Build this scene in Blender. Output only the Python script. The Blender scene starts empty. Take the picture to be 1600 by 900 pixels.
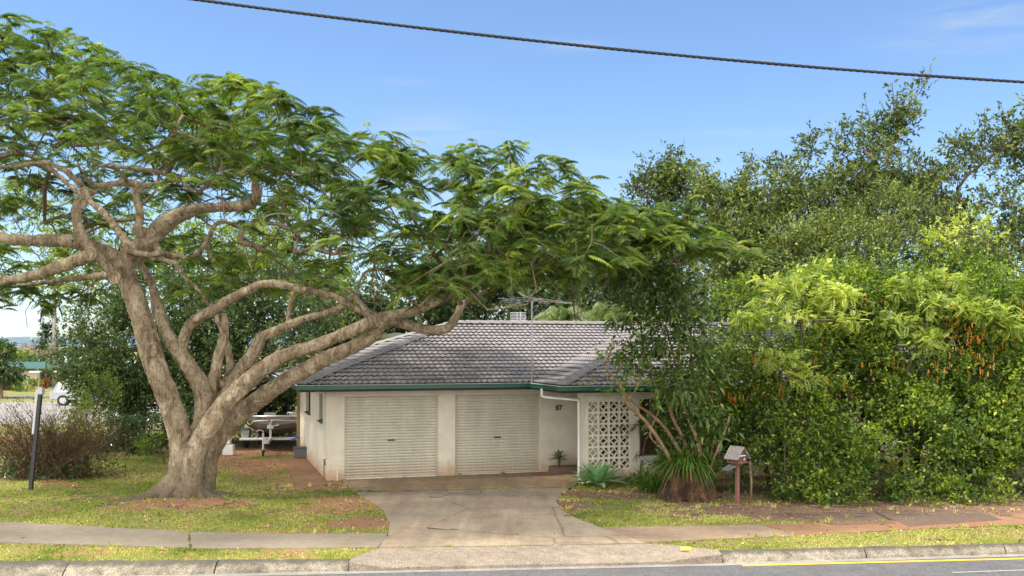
import bpy, bmesh, math, random
import numpy as np
from mathutils import Vector, Matrix
R = math.radians
rng = np.random.default_rng(7)
random.seed(7)
SC = bpy.context.scene
COL = SC.collection

# ------------------------------------------------------------------ camera
EYE = 3.5; FL = 1590.0; HORIZ = 540.0
cam_d = bpy.data.cameras.new('camera')
cam_d.sensor_width = 36.0
cam_d.lens = 36.0 * FL / 1600.0
cam_d.shift_y = (HORIZ - 450.0) / 1600.0
cam_d.clip_start = 0.1
cam_d.clip_end = 12000
cam = bpy.data.objects.new('camera', cam_d)
COL.objects.link(cam)
cam.location = (0, 0, EYE)
cam.rotation_euler = (R(90), 0, 0)
SC.camera = cam

# ------------------------------------------------------------------ sky, sun, exposure
SUN_AZ = math.atan2(-0.94, -0.26)     # measured from +Y towards +X
SUN_EL = R(54)
SKY_STRENGTH = 0.105
SUN_STRENGTH = 2.8
EXPOSURE = 1.05
world = bpy.data.worlds.new('World')
SC.world = world
world.use_nodes = True
nt = world.node_tree
for n in list(nt.nodes):
    nt.nodes.remove(n)
wo = nt.nodes.new('ShaderNodeOutputWorld')
bg = nt.nodes.new('ShaderNodeBackground')
sky = nt.nodes.new('ShaderNodeTexSky')
sky.sky_type = 'NISHITA'
sky.sun_disc = False
sky.sun_elevation = SUN_EL
sky.sun_rotation = SUN_AZ
sky.altitude = 0
sky.air_density = 0.9
sky.dust_density = 0.3
sky.ozone_density = 5.5
bg.inputs['Strength'].default_value = SKY_STRENGTH
tc = nt.nodes.new('ShaderNodeTexCoord')

def wmask(px, py, sx, sy):
    """soft patch of thin cloud round one direction of the sky (a direction, not a screen place)"""
    d = Vector(((px - 800) / FL, 1.0, (HORIZ - py) / FL)).normalized()
    mp = nt.nodes.new('ShaderNodeVectorMath'); mp.operation = 'SUBTRACT'
    nt.links.new(tc.outputs['Generated'], mp.inputs[0]); mp.inputs[1].default_value = d
    sc = nt.nodes.new('ShaderNodeVectorMath'); sc.operation = 'MULTIPLY'
    nt.links.new(mp.outputs[0], sc.inputs[0]); sc.inputs[1].default_value = (1 / sx, 1 / sx, 1 / sy)
    ln = nt.nodes.new('ShaderNodeVectorMath'); ln.operation = 'LENGTH'
    nt.links.new(sc.outputs[0], ln.inputs[0])
    mr = nt.nodes.new('ShaderNodeMapRange'); mr.interpolation_type = 'SMOOTHSTEP'
    mr.inputs['From Min'].default_value = 0.0; mr.inputs['From Max'].default_value = 1.0
    mr.inputs['To Min'].default_value = 1.0; mr.inputs['To Max'].default_value = 0.0
    nt.links.new(ln.outputs['Value'], mr.inputs['Value'])
    return mr.outputs[0]
acc = None
for a in ((1540, 30, 0.13, 0.04), (1160, 209, 0.085, 0.008), (680, 205, 0.11, 0.03), (620, 130, 0.05, 0.008), (880, 70, 0.07, 0.010), (900, 330, 0.4, 0.09), (40, 500, 0.3, 0.05)):
    m = wmask(*a)
    if acc is None:
        acc = m
    else:
        mx = nt.nodes.new('ShaderNodeMath'); mx.operation = 'MAXIMUM'
        nt.links.new(acc, mx.inputs[0]); nt.links.new(m, mx.inputs[1]); acc = mx.outputs[0]
mpn = nt.nodes.new('ShaderNodeMapping'); mpn.inputs['Scale'].default_value = (6, 6, 55)
nt.links.new(tc.outputs['Generated'], mpn.inputs['Vector'])
nz = nt.nodes.new('ShaderNodeTexNoise'); nz.inputs['Scale'].default_value = 1.6
nz.inputs['Detail'].default_value = 7; nz.inputs['Roughness'].default_value = 0.6
nt.links.new(mpn.outputs[0], nz.inputs['Vector'])
rp = nt.nodes.new('ShaderNodeMapRange'); rp.inputs['From Min'].default_value = 0.38; rp.inputs['From Max'].default_value = 0.75
nt.links.new(nz.outputs['Fac'], rp.inputs['Value'])
ml = nt.nodes.new('ShaderNodeMath'); ml.operation = 'MULTIPLY'
nt.links.new(acc, ml.inputs[0]); nt.links.new(rp.outputs[0], ml.inputs[1])
ml2 = nt.nodes.new('ShaderNodeMath'); ml2.operation = 'MULTIPLY'; ml2.inputs[1].default_value = 0.55
nt.links.new(ml.outputs[0], ml2.inputs[0])
mixc = nt.nodes.new('ShaderNodeMixRGB')
nt.links.new(ml2.outputs[0], mixc.inputs['Fac'])
nt.links.new(sky.outputs[0], mixc.inputs['Color1'])
mixc.inputs['Color2'].default_value = (3.2, 3.6, 4.0, 1)
# unseen bright cloud added behind the viewer as fill light on front faces
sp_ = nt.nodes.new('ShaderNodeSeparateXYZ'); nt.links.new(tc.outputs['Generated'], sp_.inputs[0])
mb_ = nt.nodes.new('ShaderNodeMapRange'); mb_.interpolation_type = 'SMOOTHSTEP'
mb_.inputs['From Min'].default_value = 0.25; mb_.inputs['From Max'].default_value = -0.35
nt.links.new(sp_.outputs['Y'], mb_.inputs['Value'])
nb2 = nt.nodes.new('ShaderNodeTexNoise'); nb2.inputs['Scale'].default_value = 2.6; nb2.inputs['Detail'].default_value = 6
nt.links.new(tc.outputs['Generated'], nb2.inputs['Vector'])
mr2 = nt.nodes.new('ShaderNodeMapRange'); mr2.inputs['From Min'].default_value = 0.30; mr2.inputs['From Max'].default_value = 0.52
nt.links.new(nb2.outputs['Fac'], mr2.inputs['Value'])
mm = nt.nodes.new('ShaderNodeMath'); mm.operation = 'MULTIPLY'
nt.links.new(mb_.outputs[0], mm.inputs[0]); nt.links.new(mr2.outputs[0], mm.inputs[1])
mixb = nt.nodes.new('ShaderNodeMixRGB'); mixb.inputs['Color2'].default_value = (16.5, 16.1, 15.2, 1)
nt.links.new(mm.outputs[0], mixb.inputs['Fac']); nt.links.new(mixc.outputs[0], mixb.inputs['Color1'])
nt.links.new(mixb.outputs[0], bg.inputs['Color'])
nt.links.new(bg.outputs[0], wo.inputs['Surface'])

sun_d = bpy.data.lights.new('sun', 'SUN')
sun_d.energy = SUN_STRENGTH
sun_d.angle = R(9)
sun_d.color = (1.0, 0.90, 0.76)
sun = bpy.data.objects.new('sun', sun_d)
COL.objects.link(sun)
sdir = Vector((math.sin(SUN_AZ) * math.cos(SUN_EL), math.cos(SUN_AZ) * math.cos(SUN_EL), math.sin(SUN_EL)))
sun.rotation_euler = sdir.to_track_quat('Z', 'Y').to_euler()

vs = SC.view_settings
vs.view_transform = 'Standard'; vs.look = 'None'; vs.gamma = 1.0; vs.exposure = EXPOSURE
vs.use_curve_mapping = False
cy = SC.cycles
cy.use_denoising = True
cy.max_bounces = 6; cy.diffuse_bounces = 4; cy.glossy_bounces = 2; cy.transmission_bounces = 4
cy.transparent_max_bounces = 6; cy.caustics_reflective = False; cy.caustics_refractive = False
SC.render.engine = 'CYCLES'

# ------------------------------------------------------------------ helpers
def gp(px, py, z=0.0):
    Y = (EYE - z) * FL / (py - HORIZ)
    return ((px - 800) / FL * Y, Y, z)
def wp(px, py, Y):
    return ((px - 800) / FL * Y, Y, EYE + (HORIZ - py) / FL * Y)

def tag(o, label=None, cat=None, group=None, kind=None):
    if label: o['label'] = label
    if cat: o['category'] = cat
    if group: o['group'] = group
    if kind: o['kind'] = kind
    return o

def empty(name, loc, label, cat, group=None, rz=0.0):
    o = bpy.data.objects.new(name, None)
    o.location = loc; o.rotation_euler = (0, 0, rz)
    o.empty_display_size = 0.3
    COL.objects.link(o)
    return tag(o, label, cat, group)

def link(name, me, mat, parent=None, smooth=False):
    o = bpy.data.objects.new(name, me)
    COL.objects.link(o)
    if mat is not None: me.materials.append(mat)
    if parent is not None: o.parent = parent
    if smooth:
        me.polygons.foreach_set('use_smooth', np.ones(len(me.polygons), bool))
    return o

class MB:
    def __init__(s):
        s.V = []; s.F = []; s.n = 0
    def add(s, V, F):
        V = [tuple(v) for v in V]
        s.V += V; s.F += [tuple(i + s.n for i in f) for f in F]; s.n += len(V)
    def box(s, lo, hi, M=None):
        x0, y0, z0 = lo; x1, y1, z1 = hi
        V = [(x0,y0,z0),(x1,y0,z0),(x1,y1,z0),(x0,y1,z0),(x0,y0,z1),(x1,y0,z1),(x1,y1,z1),(x0,y1,z1)]
        if M is not None: V = [tuple(M @ Vector(v)) for v in V]
        s.add(V, [(3,2,1,0),(4,5,6,7),(0,1,5,4),(1,2,6,5),(2,3,7,6),(3,0,4,7)])
    def tube(s, pts, rad, n=8, cap=True):
        V, F = tube_arrays(pts, rad, n)
        s.add(V, F)
        if cap:
            b = s.n - len(V)
            s.F.append(tuple(b + i for i in range(n))[::-1])
            s.F.append(tuple(s.n - n + i for i in range(n)))
    def cyl(s, a, b, r, n=10, r2=None):
        s.tube([a, b], [r, r if r2 is None else r2], n)
    def ball(s, c, r, n=10, m=6, sc=(1, 1, 1)):
        V = []; F = []
        for j in range(1, m):
            th = math.pi * j / m
            for i in range(n):
                a = 2 * math.pi * i / n
                V.append((c[0] + r*sc[0]*math.sin(th)*math.cos(a), c[1] + r*sc[1]*math.sin(th)*math.sin(a), c[2] + r*sc[2]*math.cos(th)))
        V.append((c[0], c[1], c[2] + r*sc[2])); V.append((c[0], c[1], c[2] - r*sc[2]))
        for j in range(m - 2):
            for i in range(n):
                F.append((j*n+i, (j+1)*n+i, (j+1)*n+(i+1) % n, j*n+(i+1) % n))
        t = len(V) - 2
        for i in range(n):
            F.append((t, i, (i+1) % n)); F.append((t+1, (m-2)*n+(i+1) % n, (m-2)*n+i))
        s.add(V, F)
    def build(s, name, mat, parent=None, smooth=False, bevel=0):
        me = bpy.data.meshes.new(name)
        me.from_pydata(s.V, [], s.F)
        me.update()
        o = link(name, me, mat, parent, smooth)
        if bevel:
            b = o.modifiers.new('bevel', 'BEVEL'); b.width = bevel; b.segments = 2; b.limit_method = 'ANGLE'
        return o

def tube_arrays(pts, rad, n):
    P = np.array(pts, float); m = len(P)
    rad = np.array(rad, float) if np.ndim(rad) else np.full(m, float(rad))
    ok = np.r_[True, np.linalg.norm(P[1:] - P[:-1], axis=1) > 1e-4]
    if ok.sum() < 2: P = np.array([P[0], P[0] + (0, 0, 1e-3)]); rad = rad[:2]; ok = np.array([True, True])
    P = P[ok]; rad = rad[ok]; m = len(P)
    T = np.zeros_like(P)
    T[1:-1] = P[2:] - P[:-2]; T[0] = P[1] - P[0]; T[-1] = P[-1] - P[-2]
    T /= np.maximum(np.linalg.norm(T, axis=1, keepdims=True), 1e-9)
    a = np.array((0, 0, 1.0)) if abs(T[0, 2]) < 0.9 else np.array((1.0, 0, 0))
    nrm = np.cross(T[0], a); nrm /= np.linalg.norm(nrm)
    ang = np.linspace(0, 2 * np.pi, n, endpoint=False)
    V = np.zeros((m, n, 3))
    for i in range(m):
        nrm = nrm - T[i] * np.dot(nrm, T[i]); nrm /= max(np.linalg.norm(nrm), 1e-9)
        b = np.cross(T[i], nrm)
        V[i] = P[i] + rad[i] * (np.cos(ang)[:, None] * nrm + np.sin(ang)[:, None] * b)
    F = []
    for i in range(m - 1):
        for j in range(n):
            k = (j + 1) % n
            F.append((i*n+j, i*n+k, (i+1)*n+k, (i+1)*n+j))
    return V.reshape(-1, 3), F

def quads_mesh(name, V, tint, mat, parent=None, k=4):
    """V: (N,k,3) separate k-gons, tint (N,)"""
    N = len(V)
    me = bpy.data.meshes.new(name)
    me.vertices.add(N * k)
    me.vertices.foreach_set('co', V.reshape(-1).astype(np.float32))
    me.loops.add(N * k)
    me.loops.foreach_set('vertex_index', np.arange(N * k, dtype=np.int32))
    me.polygons.add(N)
    me.polygons.foreach_set('loop_start', np.arange(0, N * k, k, dtype=np.int32))
    me.polygons.foreach_set('loop_total', np.full(N, k, dtype=np.int32))
    at = me.attributes.new('tint', 'FLOAT', 'FACE')
    at.data.foreach_set('value', np.clip(tint, 0, 1).astype(np.float32))
    me.update(calc_edges=True)
    me.validate()
    return link(name, me, mat, parent)

def unit(a):
    return a / np.maximum(np.linalg.norm(a, axis=-1, keepdims=True), 1e-9)

UP = np.array((0, 0, 1.0))
def leaf_quads(P, D, L, k, ll, lw, spread=1.0, upb=0.3, droop=0.15, jit=0.25):
    """k leaves along each twig (P, D, L). returns quads (N*k,4,3) and the twig index of each"""
    N = len(P)
    idx = np.repeat(np.arange(N), k)
    t = np.tile((np.arange(k) + 0.6) / k, N)
    Pb = P[idx] + D[idx] * (L[idx] * t)[:, None] if np.ndim(L) else P[idx] + D[idx] * (L * t)[:, None]
    rnd = unit(rng.normal(size=(N * k, 3)))
    d = unit(D[idx] * 0.6 + rnd * spread + UP * upb)
    nrm = unit(np.cross(d, unit(rng.normal(size=(N * k, 3)) * 0.7 + UP)))
    sz = (1 + jit * rng.normal(size=N * k)).clip(0.5, 1.6)[:, None]
    side = nrm * (lw * 0.5) * sz
    tip = Pb + d * ll * sz - UP * droop * ll
    mid = Pb + d * ll * 0.45 * sz
    V = np.stack([Pb, mid + side, tip, mid - side], axis=1)
    return V, idx

def fern_quads(P, D, L, pairs, pl, pw, droop=0.35, ld=0.35, fwd=0.35, roll=0.4):
    N = len(P)
    side = np.cross(D, UP) + rng.normal(size=(N, 3)) * roll * 0.5
    side = unit(side - D * np.sum(side * D, axis=1, keepdims=True))
    L = np.broadcast_to(L, (N,)); out = []
    lsc = (L / L.mean())[:, None]
    for j in range(pairs):
        t = (j + 1.0) / (pairs + 0.4)
        B = P + D * (L * t)[:, None] - UP * (droop * L * t * t)[:, None]
        T = unit(D - UP * (2 * droop * t))
        prof = max(0.25, math.sin(math.pi * (0.16 + 0.78 * t)) ** 0.7)
        for s in (-1, 1):
            d = unit(side * s + T * fwd - UP * ld * (0.6 + 0.8 * rng.random((N, 1))))
            ln = pl * prof * lsc
            w = pw * prof ** 0.5 * lsc
            out.append(np.stack([B, B + d * ln * 0.5 + T * w * 0.5, B + d * ln - UP * ln * 0.12, B + d * ln * 0.5 - T * w * 0.5], axis=1))
    return np.concatenate(out), np.tile(np.arange(N), pairs * 2)

def strap_mesh(name, specs, mat, parent):
    """specs: (base, dir, length, width, droop) ribbons with a V fold"""
    V = []; F = []; tint = []; n = 0
    for (b, d, L, w, dr) in specs:
        b = np.array(b, float); d = unit(np.array(d, float)); s = np.cross(d, UP)
        if np.linalg.norm(s) < 1e-3: s = np.array((1.0, 0, 0))
        s = unit(s); tn = rng.random(); K = 6
        for i in range(K):
            t = i / (K - 1)
            c = b + d * L * t - UP * dr * L * t ** 2.2
            ww = w * 0.5 * (math.sin(math.pi * min(0.97, 0.22 + 0.76 * t)) ** 0.8 if w > 0.05 else (1 - t) ** 0.6 + 0.02)
            f = np.cross(s, d) * ww * 0.45
            V += [c - s * ww + f, c, c + s * ww + f]
        for i in range(K - 1):
            a = n + i * 3
            F += [(a, a+1, a+4, a+3), (a+1, a+2, a+5, a+4)]; tint += [tn, tn]
        n += K * 3
    me = bpy.data.meshes.new(name)
    me.from_pydata([tuple(v) for v in V], [], F)
    at = me.attributes.new('tint', 'FLOAT', 'FACE'); at.data.foreach_set('value', np.array(tint, np.float32))
    me.update()
    return link(name, me, mat, parent)

# ------------------------------------------------------------------ materials
def new_mat(name):
    m = bpy.data.materials.new(name); m.use_nodes = True
    t = m.node_tree
    return m, t, t.nodes['Principled BSDF'], t.nodes['Material Output']
def ramp(t, stops):
    r = t.nodes.new('ShaderNodeValToRGB')
    while len(r.color_ramp.elements) > 1: r.color_ramp.elements.remove(r.color_ramp.elements[-1])
    r.color_ramp.elements[0].position = stops[0][0]; r.color_ramp.elements[0].color = (*stops[0][1], 1)
    for p, c in stops[1:]:
        e = r.color_ramp.elements.new(p); e.color = (*c, 1)
    return r
def noise(t, scale, detail=5, rough=0.6, vec=None, dist=0.0):
    n = t.nodes.new('ShaderNodeTexNoise'); n.inputs['Scale'].default_value = scale
    n.inputs['Detail'].default_value = detail; n.inputs['Roughness'].default_value = rough; n.inputs['Distortion'].default_value = dist
    if vec is not None: t.links.new(vec, n.inputs['Vector'])
    return n
def objco(t, scale=(1, 1, 1)):
    tc = t.nodes.new('ShaderNodeTexCoord'); mp = t.nodes.new('ShaderNodeMapping'); mp.inputs['Scale'].default_value = scale
    t.links.new(tc.outputs['Object'], mp.inputs['Vector']); return mp.outputs[0]
def bump(t, bs, src, strength=0.3, dist=0.01):
    b = t.nodes.new('ShaderNodeBump'); b.inputs['Strength'].default_value = strength; b.inputs['Distance'].default_value = dist
    t.links.new(src, b.inputs['Height']); t.links.new(b.outputs[0], bs.inputs['Normal'])
def mixrgb(t, fac, a, b, mode='MIX'):
    m = t.nodes.new('ShaderNodeMixRGB'); m.blend_type = mode
    for key, v in (('Fac', fac), ('Color1', a), ('Color2', b)):
        if isinstance(v, (int, float)): m.inputs[key].default_value = v
        elif isinstance(v, tuple): m.inputs[key].default_value = (*v, 1)
        else: t.links.new(v, m.inputs[key])
    return m.outputs[0]

def mat_plain(name, col, rough=0.6, metal=0.0, var=0.12, scale=6, bmp=0.0):
    m, t, b, o = new_mat(name)
    v = objco(t)
    n = noise(t, scale, 6, 0.65, v)
    r = ramp(t, [(0.25, tuple(c * (1 - var) for c in col)), (0.75, tuple(min(1, c * (1 + var)) for c in col))])
    t.links.new(n.outputs['Fac'], r.inputs[0]); t.links.new(r.outputs[0], b.inputs['Base Color'])
    b.inputs['Roughness'].default_value = rough; b.inputs['Metallic'].default_value = metal
    if bmp: bump(t, b, n.outputs['Fac'], bmp, 0.01)
    return m

def mat_leaf(name, dark, mid, light, rough=0.45, trans=0.35, spec=0.4):
    m, t, b, o = new_mat(name)
    a = t.nodes.new('ShaderNodeAttribute'); a.attribute_name = 'tint'
    r = ramp(t, [(0.0, dark), (0.5, mid), (1.0, light)])
    t.links.new(a.outputs['Fac'], r.inputs[0])
    t.links.new(r.outputs[0], b.inputs['Base Color'])
    b.inputs['Roughness'].default_value = rough
    b.inputs['Specular IOR Level'].default_value = spec
    tr = t.nodes.new('ShaderNodeBsdfTranslucent')
    br = mixrgb(t, 1.0, r.outputs[0], (1.5, 1.75, 0.7), 'MULTIPLY')
    t.links.new(br, tr.inputs['Color'])
    mx = t.nodes.new('ShaderNodeMixShader'); mx.inputs[0].default_value = trans
    t.links.new(b.outputs[0], mx.inputs[1]); t.links.new(tr.outputs[0], mx.inputs[2])
    t.links.new(mx.outputs[0], o.inputs['Surface'])
    return m

def mat_bark(name, c1, c2, c3, scale=3.0, stretch=0.35, foot=0.0):
    m, t, b, o = new_mat(name)
    v = objco(t, (1, 1, stretch))
    n = noise(t, scale, 8, 0.7, v, 0.6); n2 = noise(t, scale * 6, 6, 0.7, v)
    r = ramp(t, [(0.34, c1), (0.5, c2), (0.64, c3)])
    t.links.new(n.outputs['Fac'], r.inputs[0])
    r2 = ramp(t, [(0.36, (0.28, 0.25, 0.23)), (0.50, (1, 1, 1))])
    t.links.new(n2.outputs['Fac'], r2.inputs[0])
    c = mixrgb(t, 0.8, r.outputs[0], r2.outputs[0], 'MULTIPLY')
    vo = t.nodes.new('ShaderNodeTexVoronoi'); vo.inputs['Scale'].default_value = scale * 2.3; wv = mixrgb(t, 0.35, v, n.outputs['Color']); t.links.new(wv, vo.inputs['Vector'])
    rv = ramp(t, [(0.10, (0.22, 0.19, 0.16)), (0.24, (1, 1, 1))]); t.links.new(vo.outputs['Distance'], rv.inputs[0])
    c = mixrgb(t, 0.85, c, rv.outputs[0], 'MULTIPLY')
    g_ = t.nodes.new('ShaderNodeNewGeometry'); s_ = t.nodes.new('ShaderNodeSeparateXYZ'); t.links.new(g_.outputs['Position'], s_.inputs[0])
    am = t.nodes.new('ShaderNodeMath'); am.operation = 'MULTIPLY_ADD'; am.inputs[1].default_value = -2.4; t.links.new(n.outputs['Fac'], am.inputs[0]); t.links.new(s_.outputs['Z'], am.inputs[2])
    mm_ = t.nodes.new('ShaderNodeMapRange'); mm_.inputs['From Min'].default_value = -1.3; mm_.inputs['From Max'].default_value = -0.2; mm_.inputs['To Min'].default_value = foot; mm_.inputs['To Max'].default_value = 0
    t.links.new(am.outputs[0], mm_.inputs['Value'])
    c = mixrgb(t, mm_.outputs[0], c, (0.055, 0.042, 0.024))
    t.links.new(c, b.inputs['Base Color'])
    b.inputs['Roughness'].default_value = 0.9
    ad = t.nodes.new('ShaderNodeMath'); t.links.new(n.outputs['Fac'], ad.inputs[0]); t.links.new(n2.outputs['Fac'], ad.inputs[1])
    bump(t, b, ad.outputs[0], 1.0, 0.05)
    return m

def mat_concrete(name, c_lo, c_hi, stain=(0.20, 0.10, 0.05), stain_amt=0.4, speck=0.25, crack=False):
    m, t, b, o = new_mat(name)
    v = objco(t)
    big = noise(t, 0.55, 7, 0.68, v, 0.4); mid = noise(t, 5, 8, 0.72, v); fine = noise(t, 70, 3, 0.7, v)
    r = ramp(t, [(0.3, c_lo), (0.7, c_hi)]); t.links.new(mid.outputs['Fac'], r.inputs[0])
    rs = ramp(t, [(0.42, (0, 0, 0)), (0.72, (1, 1, 1))]); t.links.new(big.outputs['Fac'], rs.inputs[0])
    f = t.nodes.new('ShaderNodeMath'); f.operation = 'MULTIPLY'; f.inputs[1].default_value = stain_amt
    t.links.new(rs.outputs[0], f.inputs[0])
    c = mixrgb(t, f.outputs[0], r.outputs[0], stain)
    rf = ramp(t, [(0.32, (1 - speck * 1.6,) * 3), (0.5, (1, 1, 1)), (0.72, (1 + speck,) * 3)]); t.links.new(fine.outputs['Fac'], rf.inputs[0])
    c = mixrgb(t, 1.0, c, rf.outputs[0], 'MULTIPLY')
    if crack:
        vs_ = objco(t, (2.2, 0.22, 1)); ns = noise(t, 1.0, 5, 0.6, vs_); rs_ = ramp(t, [(0.38, (0.70, 0.68, 0.66)), (0.58, (1, 1, 1))]); t.links.new(ns.outputs['Fac'], rs_.inputs[0])
        c = mixrgb(t, 0.75, c, rs_.outputs[0], 'MULTIPLY')
        vo = t.nodes.new('ShaderNodeTexVoronoi'); vo.feature = 'DISTANCE_TO_EDGE'; vo.inputs['Scale'].default_value = 0.42
        dn = noise(t, 1.6, 6, 0.7, v)
        w = mixrgb(t, 0.14, v, dn.outputs['Color']); t.links.new(w, vo.inputs['Vector'])
        rc = ramp(t, [(0.0, (0.45, 0.42, 0.38)), (0.010, (1, 1, 1))]); t.links.new(vo.outputs['Distance'], rc.inputs[0])
        c = mixrgb(t, 0.8, c, rc.outputs[0], 'MULTIPLY')
    t.links.new(c, b.inputs['Base Color']); b.inputs['Roughness'].default_value = 0.92
    ad = t.nodes.new('ShaderNodeMath'); t.links.new(mid.outputs['Fac'], ad.inputs[0]); t.links.new(fine.outputs['Fac'], ad.inputs[1])
    bump(t, b, ad.outputs[0], 0.35, 0.008)
    return m

# ------------------------------------------------------------------ ground masks
def kerb_back(X):
    """Y of the back edge of the kerb"""
    return np.interp(X, [-60, -8.3, -5.5, -2.67, 0.5, 3.5, 9.06, 60], [16.3, 16.5, 16.55, 16.66, 17.0, 17.36, 18.0, 23.9])

def P2(px):      # list of pixels -> ground polygon
    return [gp(*p)[:2] for p in px]
drive_poly = P2([(536, 749.5), (606, 746), (700, 742), (850, 736.5), (896, 744), (906, 753), (893, 764)])
drive_main = P2([(556, 771), (640, 768), (760, 765), (890, 763), (876, 772), (869, 785), (876, 797), (900, 811), (935, 824), (1012, 850), (800, 854), (592, 856.5), (607, 838), (609, 818), (598, 798), (578, 783)])
apron = P2([(534, 751), (700, 744.5), (852, 738.3), (898, 743), (908, 752), (896, 761), (760, 763.2), (640, 766), (552, 768.5)])
cross_poly = P2([(540, 905), (548, 872), (592, 857.5), (800, 855), (1012, 851), (1055, 853), (1118, 861), (1120, 890)])
fp_left = [P2([(-420, 802), (-200, 808), (-203, 840), (-420, 836)]), P2([(-196, 808), (0, 816), (293, 831.5), (296, 857), (0, 848.5), (-199, 840)]), P2([(297, 832), (450, 835), (606, 834.5), (605, 842), (590, 856), (450, 858), (300, 857.5)])]
fp_right = [P2([(938, 825), (1188, 821), (1246, 838), (1010, 848)]), P2([(1192, 820.5), (1368, 817), (1400, 829), (1250, 837.5)]), P2([(1372, 816.5), (1560, 806), (1640, 819), (1404, 828.5)]), P2([(1564, 805.5), (1800, 792), (1850, 806), (1644, 818.5)])]
patch_polys = [P2([(1368, 801), (1520, 797), (1566, 813), (1420, 824)]), P2([(1230, 803), (1362, 801), (1400, 819), (1300, 822)])]
side_path = P2([(440, 717), (476, 714), (512, 753), (536, 757), (463, 761)])

def inpoly(X, Y, poly):
    ins = np.zeros(X.shape, bool); n = len(poly)
    for i in range(n):
        x0, y0 = poly[i]; x1, y1 = poly[(i + 1) % n]
        c = ((y0 > Y) != (y1 > Y)) & (X < (x1 - x0) * (Y - y0) / (y1 - y0 + 1e-12) + x0)
        ins ^= c
    return ins
HARD = [drive_main, apron, cross_poly, side_path] + fp_left + fp_right
def hard_mask(X, Y):
    m = np.zeros(X.shape, bool)
    for p in HARD: m |= inpoly(X, Y, p)
    return m

def vnoise(X, Y, s, seed=0):
    """cheap smooth value noise"""
    r = np.random.default_rng(seed); G = r.random((128, 128))
    x = X / s; y = Y / s
    xi = np.floor(x).astype(int); yi = np.floor(y).astype(int)
    fx = x - xi; fy = y - yi; fx = fx * fx * (3 - 2 * fx); fy = fy * fy * (3 - 2 * fy)
    g = lambda a, b: G[a % 128, b % 128]
    return (g(xi, yi) * (1 - fx) + g(xi+1, yi) * fx) * (1 - fy) + (g(xi, yi+1) * (1 - fx) + g(xi+1, yi+1) * fx) * fy

# blobs of bare soil: px, py, rx m, ry m, strength
BLOBS = [(400, 740, 1.6, 1.3, .8), (520, 790, 1.3, 1.6, .95), (470, 760, 2.0, 1.5, .75), (200, 745, 1.8, .8, .5), (418, 700, 2.4, 3.0, 1.25), (430, 725, 2.8, 2.4, 1.1), (360, 718, 1.8, 1.2, 0.9), (505, 752, 2.4, 1.5, 0.9), (300, 700, 4.0, 2.2, 0.55),
         (572, 815, 0.9, 0.9, 1.1), (540, 785, 1.3, 1.0, 0.75), (590, 790, 0.7, 1.3, 1.0), (480, 832, 2.2, 0.35, 0.7), (440, 770, 1.5, 1.0, .6),
         (290, 788, 2.0, 0.8, 0.95), (200, 795, 1.1, 0.4, 0.6), (350, 785, 0.8, 0.5, 0.6), (90, 755, 1.6, 0.8, 0.75), (190, 760, 1.4, 0.5, 0.5),
         (410, 800, 0.9, 0.4, 0.4), (395, 765, 1.0, 0.6, 0.45), (230, 690, 3.0, 1.6, 0.6),
         (895, 790, 0.55, 0.9, 1.2), (930, 772, 1.4, 0.7, 1.1), (1000, 768, 1.6, 0.7, 1.0), (1080, 775, 1.2, 0.9, 1.0), (1150, 795, 0.9, 0.7, 1.2),
         (1230, 800, 1.5, 1.2, 1.5), (1330, 800, 1.8, 1.2, 1.5), (1450, 800, 2.2, 1.3, 1.5), (1590, 798, 2.4, 1.3, 1.5), (1750, 790, 3, 1.3, 1.5), (1240, 760, 3, 3, 1.5), (1420, 750, 4, 3, 1.5), (1650, 750, 5, 3, 1.5),
         (1215, 833, 0.6, 0.3, 0.9), (1020, 740, 2.4, 2.0, 1.2), (930, 750, 1.3, 1.0, 1.2), (560, 760, 0.5, 0.5, 0.8), (820, 700, 8, 6, 1.0)]
def dirt(X, Y):
    d = np.full(X.shape, 0.39)
    for px, py, rx, ry, s in BLOBS:
        cx, cy_, _ = gp(px, py)
        d = np.maximum(d, s * np.exp(-(((X - cx) / rx) ** 2 + ((Y - cy_) / ry) ** 2) * 0.9))
    n = 0.40 * vnoise(X, Y, 0.9, 1) + 0.30 * vnoise(X, Y, 0.3, 2) + 0.30 * vnoise(X, Y, 0.13, 3)
    return np.clip((d - 0.50 + (n - 0.5) * 1.25) * 1.7 + 0.34, 0, 1)

# ground sheet with real micro relief
def axis(lo, hi, dense_lo, dense_hi, step):
    a = list(np.arange(dense_lo, dense_hi + 1e-6, step)); g = step
    x = dense_lo
    L = []
    while x > lo:
        g *= 1.35; x -= g; L.append(x)
    x = dense_hi; g = step; Rr = []
    while x < hi:
        g *= 1.35; x += g; Rr.append(x)
    return np.array(L[::-1] + a + Rr)
xs = axis(-2500, 2500, -13.5, 12.5, 0.1); ys = axis(-60, 4000, 16.0, 33.0, 0.1)
XX, YY = np.meshgrid(xs, ys)
DD = dirt(XX, YY)
hm = hard_mask(XX, YY)
near = (YY < 40) & (np.abs(XX) < 20)
ZZ = np.where(near, 0.022 * (vnoise(XX, YY, 0.45, 5) - 0.6) + 0.012 * (vnoise(XX, YY, 0.17, 6) - 0.5), -0.01)
tx, ty, _ = gp(290, 778)
ZZ += 0.10 * np.exp(-(((XX - tx) / 1.5) ** 2 + ((YY - ty) / 1.2) ** 2))
kb = kerb_back(XX)
ZZ = np.where(hm, np.minimum(ZZ, -0.012), ZZ)
ZZ = np.where(inpoly(XX, YY, cross_poly), -0.3, ZZ)
ZZ = np.where(YY < kb - 0.02, -0.45, ZZ)
me = bpy.data.meshes.new('ground')
nx, ny = len(xs), len(ys)
V = np.stack([XX, YY, ZZ], -1).reshape(-1, 3)
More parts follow.
